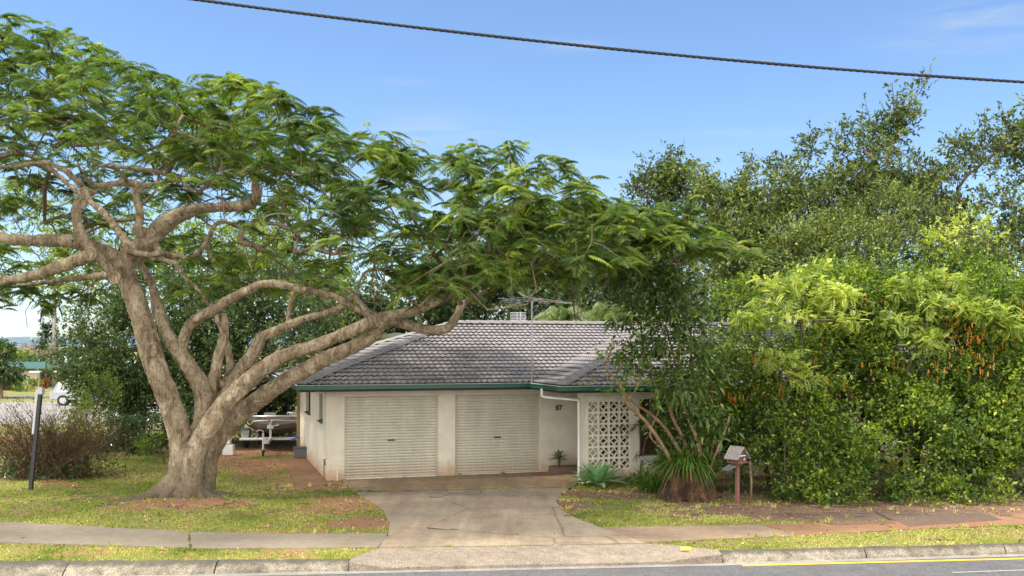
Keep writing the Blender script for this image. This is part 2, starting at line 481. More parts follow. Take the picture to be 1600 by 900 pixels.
ii = np.arange((ny - 1) * (nx - 1)); r_ = ii // (nx - 1); c_ = ii % (nx - 1)
a0 = r_ * nx + c_
Fq = np.stack([a0, a0 + 1, a0 + nx + 1, a0 + nx], -1)
me.vertices.add(len(V)); me.vertices.foreach_set('co', V.reshape(-1).astype(np.float32))
me.loops.add(Fq.size); me.loops.foreach_set('vertex_index', Fq.reshape(-1).astype(np.int32))
me.polygons.add(len(Fq)); me.polygons.foreach_set('loop_start', np.arange(0, Fq.size, 4, dtype=np.int32)); me.polygons.foreach_set('loop_total', np.full(len(Fq), 4, np.int32))
at = me.attributes.new('dirt', 'FLOAT', 'POINT'); at.data.foreach_set('value', DD.reshape(-1).astype(np.float32))
# redness: the orange soil by the boat and driveway edge against the brown mulch under the hedge
red = np.clip(0.62 - (XX - 1.0) / 4.0, 0.12, 1)
at = me.attributes.new('red', 'FLOAT', 'POINT'); at.data.foreach_set('value', red.reshape(-1).astype(np.float32))
me.update(calc_edges=True)
m, t, b, o = new_mat('lawn_and_soil')
v = objco(t)
ad = t.nodes.new('ShaderNodeAttribute'); ad.attribute_name = 'dirt'
ar = t.nodes.new('ShaderNodeAttribute'); ar.attribute_name = 'red'
n1 = noise(t, 1.3, 6, 0.7, v); n2 = noise(t, 22, 6, 0.75, v); n3 = noise(t, 90, 3, 0.7, v)
gr = ramp(t, [(0.3, (0.10, 0.11, 0.025)), (0.5, (0.20, 0.19, 0.05)), (0.72, (0.36, 0.29, 0.12))]); t.links.new(n2.outputs['Fac'], gr.inputs[0])
gb = ramp(t, [(0.35, (0.8, 0.9, 0.8)), (0.7, (1.25, 1.15, 1.1))]); t.links.new(n1.outputs['Fac'], gb.inputs[0])
g = mixrgb(t, 1.0, gr.outputs[0], gb.outputs[0], 'MULTIPLY')
so = ramp(t, [(0.3, (0.14, 0.068, 0.032)), (0.5, (0.29, 0.150, 0.072)), (0.7, (0.44, 0.29, 0.17))]); t.links.new(n2.outputs['Fac'], so.inputs[0])
so2 = ramp(t, [(0.3, (0.08, 0.046, 0.028)), (0.5, (0.18, 0.11, 0.068)), (0.7, (0.34, 0.24, 0.16))]); t.links.new(n2.outputs['Fac'], so2.inputs[0])
soil = mixrgb(t, ar.outputs['Fac'], so2.outputs[0], so.outputs[0])
f = t.nodes.new('ShaderNodeMath'); f.operation = 'ADD'; t.links.new(ad.outputs['Fac'], f.inputs[0])
f2 = t.nodes.new('ShaderNodeMapRange'); f2.inputs['To Min'].default_value = -0.35; f2.inputs['To Max'].default_value = 0.35; t.links.new(n3.outputs['Fac'], f2.inputs['Value'])
t.links.new(f2.outputs[0], f.inputs[1])
fc = ramp(t, [(0.3, (0, 0, 0)), (0.7, (1, 1, 1))]); t.links.new(f.outputs[0], fc.inputs[0])
c = mixrgb(t, fc.outputs[0], g, soil)
t.links.new(c, b.inputs['Base Color']); b.inputs['Roughness'].default_value = 0.95
bump(t, b, n2.outputs['Fac'], 0.6, 0.03)
M_ground = m
tag(link('ground', me, M_ground, smooth=True), kind='structure')

# ------------------------------------------------------------------ hard surfaces
M_drive = mat_concrete('driveway_concrete', (0.32, 0.245, 0.17), (0.45, 0.36, 0.265), (0.17, 0.115, 0.075), 0.6, 0.28, True)
M_apron = mat_concrete('stained_concrete', (0.24, 0.17, 0.105), (0.37, 0.275, 0.18), (0.27, 0.13, 0.055), 0.6, 0.2, True)
M_path = mat_concrete('footpath_concrete', (0.21, 0.175, 0.13), (0.32, 0.27, 0.205), (0.15, 0.11, 0.07), 0.5, 0.25)
M_pathred = mat_concrete('soil_covered_path', (0.22, 0.115, 0.06), (0.34, 0.20, 0.115), (0.20, 0.09, 0.045), 0.7, 0.3)
def kerb_grime(m):
    t = m.node_tree; b = t.nodes['Principled BSDF']; src = b.inputs['Base Color'].links[0].from_socket
    g_ = t.nodes.new('ShaderNodeNewGeometry'); s_ = t.nodes.new('ShaderNodeSeparateXYZ'); t.links.new(g_.outputs['Position'], s_.inputs[0])
    n = noise(t, 6, 6, 0.75, objco(t)); am = t.nodes.new('ShaderNodeMath'); am.operation = 'MULTIPLY_ADD'; am.inputs[1].default_value = 0.16
    t.links.new(n.outputs['Fac'], am.inputs[0]); t.links.new(s_.outputs['Z'], am.inputs[2])
    mr = t.nodes.new('ShaderNodeMapRange'); mr.inputs['From Min'].default_value = 0.035; mr.inputs['From Max'].default_value = 0.085; mr.inputs['To Max'].default_value = 0.8
    t.links.new(am.outputs[0], mr.inputs['Value']); t.links.new(mixrgb(t, mr.outputs[0], src, (0.06, 0.055, 0.045)), b.inputs['Base Color'])
M_kerb = mat_concrete('kerb_concrete', (0.10, 0.085, 0.06), (0.40, 0.35, 0.27), (0.05, 0.045, 0.035), 0.95, 0.9)
M_aggr = mat_concrete('exposed_aggregate', (0.21, 0.17, 0.13), (0.36, 0.30, 0.235), (0.11, 0.09, 0.07), 0.5, 0.8)
M_asphalt = mat_concrete('asphalt', (0.10, 0.10, 0.105), (0.155, 0.155, 0.16), (0.075, 0.075, 0.08), 0.5, 0.7)
M_asph2 = mat_concrete('dark_patch', (0.095, 0.062, 0.045), (0.16, 0.11, 0.08), (0.20, 0.11, 0.06), 0.8, 0.4)
M_gutter = mat_concrete('gutter_concrete', (0.22, 0.21, 0.19), (0.36, 0.34, 0.31), (0.12, 0.11, 0.1), 0.5, 0.4)

def slab(name, polys, z, mat, thick=0.08, subdiv=False):
    mb = MB()
    for p in polys:
        a = sum(p[i][0] * p[(i+1) % len(p)][1] - p[(i+1) % len(p)][0] * p[i][1] for i in range(len(p)))
        if a < 0: p = p[::-1]
        n = len(p)
        V = [(x, y, z) for x, y in p] + [(x, y, z - thick) for x, y in p]
        F = [tuple(range(n))] + [(i, n + i, n + (i+1) % n, (i+1) % n) for i in range(n)]
        mb.add(V, F)
    return tag(mb.build(name, mat), kind='structure')

def smooth_poly(p, seg=4):
    """round a polygon a little (Chaikin on every corner)"""
    for _ in range(2):
        q = []
        for i in range(len(p)):
            a = np.array(p[i]); c = np.array(p[(i + 1) % len(p)])
            q += [tuple(a * 0.8 + c * 0.2), tuple(a * 0.2 + c * 0.8)]
        p = q
    return p
def rough_poly(p, amp=0.012, step=0.12):
    q = []
    for i in range(len(p)):
        a = np.array(p[i]); c = np.array(p[(i + 1) % len(p)]); d = c - a; L = np.linalg.norm(d)
        if L < 1e-6: continue
        nrm = np.array((-d[1], d[0])) / L; k = max(1, int(L / step))
        for j in range(k):
            w = 0 if j == 0 else amp * rng.normal()
            q.append(tuple(a + d * j / k + nrm * w))
    return q
slab('driveway', [rough_poly(drive_main, 0.008)], 0.020, M_drive)
slab('driveway_apron', [rough_poly(apron, 0.005)], 0.024, M_apron)
slab('footpath', [rough_poly(p, 0.012) for p in fp_left], 0.016, M_path)
slab('footpath', [rough_poly(fp_right[0], 0.012)], 0.016, mat_concrete('brown_dusted_path', (0.24, 0.165, 0.105), (0.37, 0.275, 0.19), (0.22, 0.12, 0.065), 0.6, 0.3))
slab('footpath_under_soil', [rough_poly(p, 0.02) for p in fp_right[1:]], 0.012, M_pathred)
slab('footpath_patch', [rough_poly(p, 0.01) for p in patch_polys], 0.018, M_asph2, 0.02)
slab('side_path', [rough_poly(side_path, 0.006)], 0.020, mat_concrete('soil_stained_slab', (0.20, 0.10, 0.05), (0.31, 0.17, 0.085), (0.26, 0.19, 0.12), 0.5, 0.25))

kerb_grime(M_kerb)
slab('driveway_joint', [P2([(551, 772.5), (640, 769.5), (760, 766.4), (891, 764.2), (893, 761.5), (760, 763.8), (640, 766.6), (551, 769.2)])], 0.010, mat_plain('dark_joint_filler', (0.03, 0.025, 0.02), 0.9), 0.05)
# road: sheet in front of the kerb
def kerb_low(X):
    """Y of the foot of the kerb"""
    return np.interp(X, [-60, -8.3, -5.5, -2.62, 0.0, 3.45, 8.9, 60], [15.6, 15.98, 16.12, 16.42, 16.68, 17.02, 17.78, 23.6])
RZ = -0.15
def strip(name, fa, za, fb, zb, mat, x0, x1, step=0.25, jit=0.0, kind='structure', parent=None):
    X = np.arange(x0, x1 + 1e-6, step); mb = MB(); V = []; F = []
    A = fa(X) + jit * rng.normal(size=X.size); B = fb(X)
    for i, x in enumerate(X):
        V += [(x, A[i], za), (x, B[i], zb)]
    for i in range(len(X) - 1):
        F.append((2*i+1, 2*i+3, 2*i+2, 2*i))
    F = [f[::-1] for f in F] if A.mean() < B.mean() and False else F
    mb.add(V, F)
    o = mb.build(name, mat, parent)
    if kind: tag(o, kind=kind)
    return o
strip('road', lambda X: kerb_low(X) - 0.16, RZ + 0.001, lambda X: X * 0 - 12, RZ + 0.001, M_asphalt, -60, 60, 0.5)
strip('gutter', lambda X: kerb_low(X) + 0.03, RZ + 0.012, lambda X: kerb_low(X) - 0.17, RZ + 0.006, M_gutter, -60, 60, 0.25)
M_yellow = mat_plain('yellow_paint', (0.75, 0.50, 0.04), 0.7, 0, 0.15, 14)
M_whitep = mat_plain('worn_white_paint', (0.45, 0.45, 0.43), 0.8, 0, 0.3, 20)
xa = gp(1160, 884, RZ)[0]
def yl(off):
    return lambda X: np.interp(X, [xa, gp(1600, 873, RZ)[0], 60], [gp(1160, 884, RZ)[1], gp(1600, 873, RZ)[1], 22.8]) + off
strip('yellow_road_line', yl(0.05), RZ + 0.006, yl(-0.055), RZ + 0.006, M_yellow, xa, 40, 0.4)
xb = gp(1488, 895, RZ)[0]
def wl(off):
    return lambda X: np.interp(X, [xb, gp(1600, 891, RZ)[0], 60], [gp(1488, 895, RZ)[1], gp(1600, 891, RZ)[1], 21.5]) + off
strip('white_road_line', wl(0.02), RZ + 0.006, wl(-0.02), RZ + 0.006, M_whitep, xb, 30, 0.4)

def kerb_run(x0, x1, seglen=2.35):
    """kerb stones with open joints between them"""
    mb = MB(); x = x0
    while x < x1 - 0.05:
        xe = min(x + seglen, x1)
        X = np.linspace(x + 0.012, xe - 0.012, 14)
        rows = []
        for k, xx in enumerate(X):
            yb = float(kerb_back(xx)); yf = float(kerb_low(xx))
            w = yb - yf; j = 0.006 * rng.normal()
            prof = [(yb, -0.3), (yb, 0.004 + j * 0.5), (yb - 0.02, 0.014 + j), (yb - w * 0.42, 0.010 + j), (yb - w * 0.58, -0.012 + j), (yf + w * 0.10, RZ + 0.045), (yf, RZ - 0.01), (yf, -0.4)]
            rows.append([(xx, a, b_) for a, b_ in prof])
        n = len(rows[0]); V = [q for r in rows for q in r]; F = []
        for i in range(len(X) - 1):
            for j in range(n - 1):
                F.append((i*n+j, i*n+j+1, (i+1)*n+j+1, (i+1)*n+j))
        F.append(tuple(range(n))[::-1]); F.append(tuple((len(X)-1)*n + j for j in range(n)))
        mb.add(V, F)
        x = xe
    return mb
kb_l = kerb_run(-40, -2.64, 2.35); tag(kb_l.build('kerb', M_kerb), kind='structure')
kb_r = kerb_run(3.52, 45, 2.55); tag(kb_r.build('kerb', M_kerb), kind='structure')
# crossover ramp between the two kerb runs
mb = MB(); X = np.linspace(-2.63, 3.51, 50); V = []; F = []; K = 10
bk = P2([(548, 874), (592, 857.5), (800, 855), (1012, 851), (1055, 853.5), (1118, 861)])
for xx in X:
    yb = float(np.interp(xx, [p[0] for p in bk], [p[1] for p in bk])); yf = float(kerb_low(xx)) - 0.02
    e = min(1.0, (xx + 2.63) / 0.5, (3.51 - xx) / 0.9)
    for k in range(K):
        tt = k / (K - 2) if k < K - 1 else 1.0
        y = yb + (yf - yb) * tt
        z = 0.016 - 0.105 * max(0, e) * tt ** 1.2 + 0.004 * rng.normal()
        if k == K - 1: z = RZ - 0.03
        V.append((xx, y, z))
for i in range(len(X) - 1):
    for k in range(K - 1):
        a = i * K + k; F.append((a, a + 1, a + K + 1, a + K))
mb.add(V, F); tag(mb.build('driveway_crossover', M_aggr), kind='structure')
# painted yellow service marker on the crossover
mk = P2([(1063, 856), (1078, 856), (1081, 861), (1064, 861)])
o = slab('kerb_marker', [mk], 0.024, mat_plain('faded_yellow_paint', (0.62, 0.42, 0.12), 0.8, 0, 0.4, 25), 0.02); del o['kind']; tag(o, 'small yellow painted square on the right end of the driveway crossover', 'kerb marker')
# far side road on the left
slab('far_road', [[(-70, 44.5), (-13.5, 45.5), (-14, 50), (-16, 62), (-70, 66)]], 0.012, M_gutter, 0.02)
slab('far_footpath', [[(-70, 69.5), (-25, 68.5), (-25, 70.5), (-70, 71.5)]], 0.012, M_gutter, 0.02)

# hills
mb = MB(); V = []; F = []; n = 160
for i in range(n):
    a = -1.0 + 2.0 * i / (n - 1); x = a * 3400; y = 3400
    h = 26 + 22 * vnoise(np.array([x]), np.array([0.0]), 420, 9)[0] + 8 * vnoise(np.array([x]), np.array([0.0]), 110, 10)[0]
    V += [(x, y, -5), (x, y + 250, h * 0.75), (x, y + 500, h), (x, y + 900, -5)]
for i in range(n - 1):
    for k in range(3):
        F.append((i*4+k, (i+1)*4+k, (i+1)*4+k+1, i*4+k+1))
mb.add(V, F); tag(mb.build('hills', mat_plain('haze_blue_forest', (0.10, 0.16, 0.20), 1.0, 0, 0.2, 0.01), None, True), kind='structure')  # distance haze is painted into the bluish base colour
#PART2
# ------------------------------------------------------------------ house (local frame: u along the garage front, v back)
HA = R(16.7)
house = empty('house', (-4.80, 26.3, 0), 'low cream rendered brick house with grey tiled hip roof, green gutter and two roller doors', 'house', rz=HA)

def mat_render():
    m, t, b, o = new_mat('cream_render')
    v = objco(t)
    n = noise(t, 2.2, 7, 0.7, v); n2 = noise(t, 40, 4, 0.7, v)
    r = ramp(t, [(0.3, (0.62, 0.555, 0.45)), (0.55, (0.73, 0.665, 0.55)), (0.75, (0.78, 0.72, 0.61))]); t.links.new(n.outputs['Fac'], r.inputs[0])
    # splashed soil stain, strongest within 25 cm of the ground
    g = t.nodes.new('ShaderNodeNewGeometry'); s = t.nodes.new('ShaderNodeSeparateXYZ'); t.links.new(g.outputs['Position'], s.inputs[0])
    n3 = noise(t, 5, 6, 0.7, v)
    ad = t.nodes.new('ShaderNodeMath'); ad.operation = 'MULTIPLY_ADD'; ad.inputs[1].default_value = -0.9; t.links.new(n3.outputs['Fac'], ad.inputs[0]); t.links.new(s.outputs['Z'], ad.inputs[2])
    mr = t.nodes.new('ShaderNodeMapRange'); mr.inputs['From Min'].default_value = -0.40; mr.inputs['From Max'].default_value = 0.02; mr.inputs['To Min'].default_value = 0.75; mr.inputs['To Max'].default_value = 0
    t.links.new(ad.outputs[0], mr.inputs['Value'])
    c = mixrgb(t, mr.outputs[0], r.outputs[0], (0.40, 0.20, 0.09))
    t.links.new(c, b.inputs['Base Color']); b.inputs['Roughness'].default_value = 0.9
    bump(t, b, n2.outputs['Fac'], 0.25, 0.006)
    return m
M_wall = mat_render()
M_dark = mat_plain('dark_interior', (0.03, 0.028, 0.026), 0.9)
M_green = mat_plain('green_gutter_paint', (0.012, 0.085, 0.055), 0.35, 0, 0.3, 3)
M_fascia = mat_plain('black_green_fascia', (0.012, 0.022, 0.020), 0.6, 0, 0.2, 3)
M_soffit = mat_plain('soffit_board', (0.30, 0.28, 0.24), 0.8)
def mat_roller():
    m, t, b, o = new_mat('cream_steel')
    v = objco(t, (1.3, 1, 0.25)); n = noise(t, 2.4, 6, 0.7, v); v2 = objco(t, (9, 1, 0.5)); n2 = noise(t, 2, 4, 0.6, v2)
    r_ = ramp(t, [(0.3, (0.52, 0.485, 0.39)), (0.7, (0.66, 0.62, 0.51))]); t.links.new(n.outputs['Fac'], r_.inputs[0])
    st = ramp(t, [(0.35, (0.80, 0.77, 0.72)), (0.55, (1, 1, 1))]); t.links.new(n2.outputs['Fac'], st.inputs[0])
    c = mixrgb(t, 0.18, r_.outputs[0], st.outputs[0], 'MULTIPLY')
    g = t.nodes.new('ShaderNodeNewGeometry'); s_ = t.nodes.new('ShaderNodeSeparateXYZ'); t.links.new(g.outputs['Position'], s_.inputs[0])
    ad = t.nodes.new('ShaderNodeMath'); ad.operation = 'MULTIPLY_ADD'; ad.inputs[1].default_value = -0.7; t.links.new(n2.outputs['Fac'], ad.inputs[0]); t.links.new(s_.outputs['Z'], ad.inputs[2])
    mr = t.nodes.new('ShaderNodeMapRange'); mr.inputs['From Min'].default_value = -0.35; mr.inputs['From Max'].default_value = 0.2; mr.inputs['To Min'].default_value = 0.55; mr.inputs['To Max'].default_value = 0
    t.links.new(ad.outputs[0], mr.inputs['Value'])
    c = mixrgb(t, mr.outputs[0], c, (0.40, 0.24, 0.13))
    t.links.new(c, b.inputs['Base Color']); b.inputs['Roughness'].default_value = 0.45
    return m
M_roll = mat_roller()
M_white = mat_plain('white_paint', (0.72, 0.70, 0.66), 0.5, 0, 0.12, 5)
M_black = mat_plain('black_plastic', (0.018, 0.018, 0.020), 0.45)
M_glass = mat_plain('dark_window_glass', (0.02, 0.026, 0.03), 0.08)
M_brown = mat_plain('brown_timber', (0.16, 0.085, 0.045), 0.8, 0, 0.3, 8)

DT = 2.17; ST = 2.345   # door top, soffit height
mb = MB()
mb.box((0, 0, -0.1), (0.464, 0.2, ST)); mb.box((2.961, 0, -0.1), (3.417, 0.2, ST)); mb.box((5.838, 0, -0.1), (6.90, 0.2, ST))
mb.box((0.464, 0.0, DT), (2.961, 0.2, ST)); mb.box((3.417, 0.0, DT), (5.838, 0.2, ST))
mb.box((6.90, 0.0, -0.1), (14.0, 0.2, ST)); mb.box((14.0, 0.0, -0.1), (21.3, 0.2, ST))
# side wall with two window openings
for v0, v1, z0, z1 in ((0.2, 0.88, -0.1, ST), (0.88, 1.74, -0.1, 1.47), (0.88, 1.74, 2.2, ST), (1.74, 4.2, -0.1, ST), (4.2, 5.6, -0.1, 1.47), (4.2, 5.6, 2.2, ST), (5.6, 8.96, -0.1, ST)):
    mb.box((0, v0, z0), (0.2, v1, z1))
mb.box((0.2, 8.76, -0.1), (21.3, 8.96, ST)); mb.box((21.1, 0.2, -0.1), (21.3, 8.76, ST))
# wing walls: end panel beside the breeze blocks, low and high bands, right part
BU0, BZ0, BS = 6.30, 0.335, 0.292
BU1 = BU0 + 4 * BS; BZ1 = BZ0 + 6 * BS
mb.box((6.07, -2.40, -0.1), (BU0, -2.28, ST)); mb.box((BU1, -2.40, -0.1), (7.72, -2.28, ST))
mb.box((BU0, -2.40, -0.1), (BU1, -2.28, BZ0)); mb.box((BU0, -2.40, BZ1), (BU1, -2.28, ST))
mb.box((7.72, -2.40, -0.1), (10.9, -2.28, 0.55)); mb.box((7.72, -2.40, 2.12), (10.9, -2.28, ST))
CU0 = 10.95; CU1 = CU0 + 5 * BS
mb.box((10.9, -2.40, -0.1), (CU0, -2.28, ST)); mb.box((CU1, -2.40, -0.1), (14.0, -2.28, ST))
mb.box((CU0, -2.40, -0.1), (CU1, -2.28, BZ0)); mb.box((CU0, -2.40, BZ1), (CU1, -2.28, ST))
mb.box((13.8, -2.28, -0.1), (14.0, 0.0, ST))
mb.build('wall', M_wall, house)
# porch back wall, brown darkened to paint in the recess shade, and a doorway
mb = MB(); mb.box((7.6, -0.06, 0.0), (13.8, -0.003, ST - 0.01)); mb.build('porch_wall', mat_plain('shade_dark_brown', (0.055, 0.032, 0.022), 0.9, 0, 0.4, 12), house)
mb = MB(); mb.box((6.2, -2.2, -0.02), (13.75, -0.05, 0.04)); mb.build('porch_floor', M_apron, house)
mb = MB(); mb.box((8.3, -0.13, 0.05), (9.2, -0.07, 2.1)); dr = mb.build('front_door', M_brown, house, bevel=0.004)
mb = MB(); mb.cyl((8.42, -0.13, 1.0), (8.42, -0.19, 1.0), 0.03, 12); mb.build('door_handle', M_white, dr)
# interior darkness box behind the doors is just the closed garage

# windows of the side wall
for v0, v1 in ((0.88, 1.74), (4.2, 5.6)):
    mb = MB(); mb.box((0.115, v0, 1.47), (0.125, v1, 2.2)); w = mb.build('window', M_glass, house)
    mb = MB()
    mb.box((0.09, v0, 1.47), (0.15, v0 + 0.04, 2.2)); mb.box((0.09, v1 - 0.04, 1.47), (0.15, v1, 2.2))
    mb.box((0.09, v0 + 0.04, 2.16), (0.15, v1 - 0.04, 2.2)); mb.box((0.09, v0 + 0.04, 1.47), (0.15, v1 - 0.04, 1.51))
    mb.box((0.09, (v0+v1)/2 - 0.02, 1.51), (0.15, (v0+v1)/2 + 0.02, 2.16))
    mb.build('frame', M_black, w)
    mb = MB(); mb.add([(-0.05, v0 - 0.02, 1.455), (0.09, v0 - 0.02, 1.50), (0.09, v1 + 0.02, 1.50), (-0.05, v1 + 0.02, 1.455), (-0.05, v0 - 0.02, 1.42), (0.0, v0 - 0.02, 1.42), (0.0, v1 + 0.02, 1.42), (-0.05, v1 + 0.02, 1.42)],
        [(0, 1, 2, 3), (0, 3, 7, 4), (4, 7, 6, 5), (0, 4, 5, 1), (3, 2, 6, 7)])
    mb.build('sill', mat_plain('sill_tile', (0.10, 0.11, 0.09), 0.5), w)
# window in the porch recess (white sill seen through the plants)
mb = MB(); mb.box((7.72, -2.46, 0.55), (10.9, -2.24, 0.66)); mb.build('porch_sill', M_white, house, bevel=0.006)

# roller doors
def roller(u0, u1, name):
    mb = MB(); V = []; F = []; z = 0.03; rows = []
    pitch = 0.0755
    while z < DT - 0.001:
        for f, d in ((0.0, -0.030), (0.10, -0.030), (0.16, 0.012), (0.5, 0.021), (0.88, 0.014), (0.94, -0.030)):
            zz = z + f * pitch
            if zz < DT: rows.append((zz, d))
        z += pitch
    rows.append((DT, 0.0))
    for zz, d in rows: V += [(u0, 0.13 - d, zz), (u1, 0.13 - d, zz)]
    for i in range(len(rows) - 1): F.append((2*i, 2*i+1, 2*i+3, 2*i+2))
    mb.add(V, F)
    o = mb.build(name, M_roll, house)
    mb = MB(); mb.box((u0, 0.10, 0.004), (u1, 0.135, 0.035)); mb.build('bottom_rail', M_white, o, bevel=0.004)
    for a in (u0, u1 - 0.035):
        mb = MB(); mb.box((a, 0.075, 0.0), (a + 0.035, 0.104, DT)); mb.build('guide_rail', M_roll, o)
    c = u0 + (u1 - u0) * 0.5
    mb = MB(); mb.box((c - 0.10, 0.085, 0.985), (c + 0.10, 0.110, 1.02)); mb.build('handle', M_black, o, bevel=0.004)
    return o
roller(0.464, 2.961, 'garage_door'); roller(3.417, 5.838, 'garage_door')

# breeze blocks
def breeze(u0, cols, rows, z0):
    mb = MB(); S = BS; y0, y1 = -2.392, -2.292; fr = 0.024; w = 0.022
    for i in range(cols + 1):
        a = u0 + i * S; mb.box((a - fr, y0, z0), (a + fr, y1, z0 + rows * S)) if 0 < i < cols else mb.box((a if i == 0 else a - fr, y0, z0), (a + fr if i == 0 else a, y1, z0 + rows * S))
    for j in range(rows + 1):
        zz = z0 + j * S
        for i in range(cols):
            a = u0 + i * S
            lo = zz - fr if j > 0 else zz; hi = zz + fr if j < rows else zz
            mb.box((a + fr, y0 + 0.001, lo), (a + S - fr, y1 - 0.001, hi))
    rad = S * 0.5
    for i in range(cols):
        for j in range(rows):
            for cx, cz, a0 in ((0, 0, 0), (1, 0, 90), (1, 1, 180), (0, 1, 270)):
                ax = u0 + (i + cx) * S; az = z0 + (j + cz) * S; n = 7; V = []
                for k in range(n):
                    a = R(a0 + 7 + 76 * k / (n - 1))
                    for rr in (rad - w * 0.75, rad + w * 0.35):
                        for y in (y0 + 0.004, y1 - 0.004):
                            V.append((ax + rr * math.cos(a), y, az + rr * math.sin(a)))
                F = []
                for k in range(n - 1):
                    b = k * 4; c = b + 4
                    F += [(b, c, c + 2, b + 2), (b + 1, b + 3, c + 3, c + 1), (b, b + 1, c + 1, c), (b + 2, c + 2, c + 3, b + 3)]
                mb.add(V, F)
    return mb.build('breeze_block_screen', mat_plain('breeze_block', (0.74, 0.68, 0.56), 0.9, 0, 0.15, 9, 0.2) if cols == 4 else bpy.data.materials['breeze_block'], house)
breeze(BU0, 4, 6, BZ0); breeze(CU0, 5, 6, BZ0)

# house number
def text_mesh(name, s, size, mat, parent, loc, rot, extrude=0.004):
    cu = bpy.data.curves.new(name, 'FONT'); cu.body = s; cu.size = size; cu.extrude = extrude; cu.align_x = 'CENTER'; cu.offset = 0.006 if size > .15 else 0.0
    o = bpy.data.objects.new(name + '_tmp', cu); COL.objects.link(o)
    dg = bpy.context.evaluated_depsgraph_get(); me = bpy.data.meshes.new_from_object(o.evaluated_get(dg))
    bpy.data.objects.remove(o)
    me.name = name; q = link(name, me, None, parent); me.materials.clear(); me.materials.append(mat)
    q.location = loc; q.rotation_euler = rot; return q
text_mesh('house_number', '87', 0.19, M_black, house, (6.36, -0.008, 1.72), (R(90), 0, 0))

# ---- roof
SL = 0.3205
EZ = 2.50
cosr = 1 / math.sqrt(1 + SL * SL)
def mat_tile():
    m, t, b, o = new_mat('grey_roof_tile')
    v = objco(t)
    n = noise(t, 0.9, 6, 0.7, v); n2 = noise(t, 9, 6, 0.75, v); n3 = noise(t, 60, 3, 0.7, v)
    r = ramp(t, [(0.3, (0.165, 0.162, 0.168)), (0.5, (0.24, 0.235, 0.242)), (0.72, (0.32, 0.312, 0.318))]); t.links.new(n2.outputs['Fac'], r.inputs[0])
    r1 = ramp(t, [(0.35, (0.85, 0.80, 0.80)), (0.7, (1.15, 1.12, 1.12))]); t.links.new(n.outputs['Fac'], r1.inputs[0])
    c = mixrgb(t, 1.0, r.outputs[0], r1.outputs[0], 'MULTIPLY')
    sn = t.nodes.new('ShaderNodeVectorMath'); sn.operation = 'SNAP'; sn.inputs[1].default_value = (0.33, 0.2857, 9.0)
    t.links.new(v, sn.inputs[0]); wn = t.nodes.new('ShaderNodeTexWhiteNoise'); t.links.new(sn.outputs[0], wn.inputs['Vector'])
    rw = ramp(t, [(0.0, (0.80, 0.80, 0.80)), (0.15, (0.95, 0.95, 0.95)), (0.85, (1.04, 1.03, 1.02)), (1.0, (1.14, 1.12, 1.10))]); t.links.new(wn.outputs['Value'], rw.inputs[0])
    c = mixrgb(t, 1.0, c, rw.outputs[0], 'MULTIPLY')
    nl = noise(t, 2.6, 8, 0.8, v); rl = ramp(t, [(0.60, (0, 0, 0)), (0.70, (1, 1, 1))]); t.links.new(nl.outputs['Fac'], rl.inputs[0])
    fl = t.nodes.new('ShaderNodeMath'); fl.operation = 'MULTIPLY'; fl.inputs[1].default_value = 0.45; t.links.new(rl.outputs[0], fl.inputs[0])
    c = mixrgb(t, fl.outputs[0], c, (0.12, 0.115, 0.10))
    r3 = ramp(t, [(0.6, (0, 0, 0)), (0.72, (1, 1, 1))]); t.links.new(n3.outputs['Fac'], r3.inputs[0])
    c = mixrgb(t, r3.outputs[0], c, (0.33, 0.32, 0.29))
    t.links.new(c, b.inputs['Base Color']); b.inputs['Roughness'].default_value = 0.75
    bump(t, b, n3.outputs['Fac'], 0.3, 0.005)
    return m
M_tile = mat_tile()
PITCH = 0.30; WAVE = 0.165
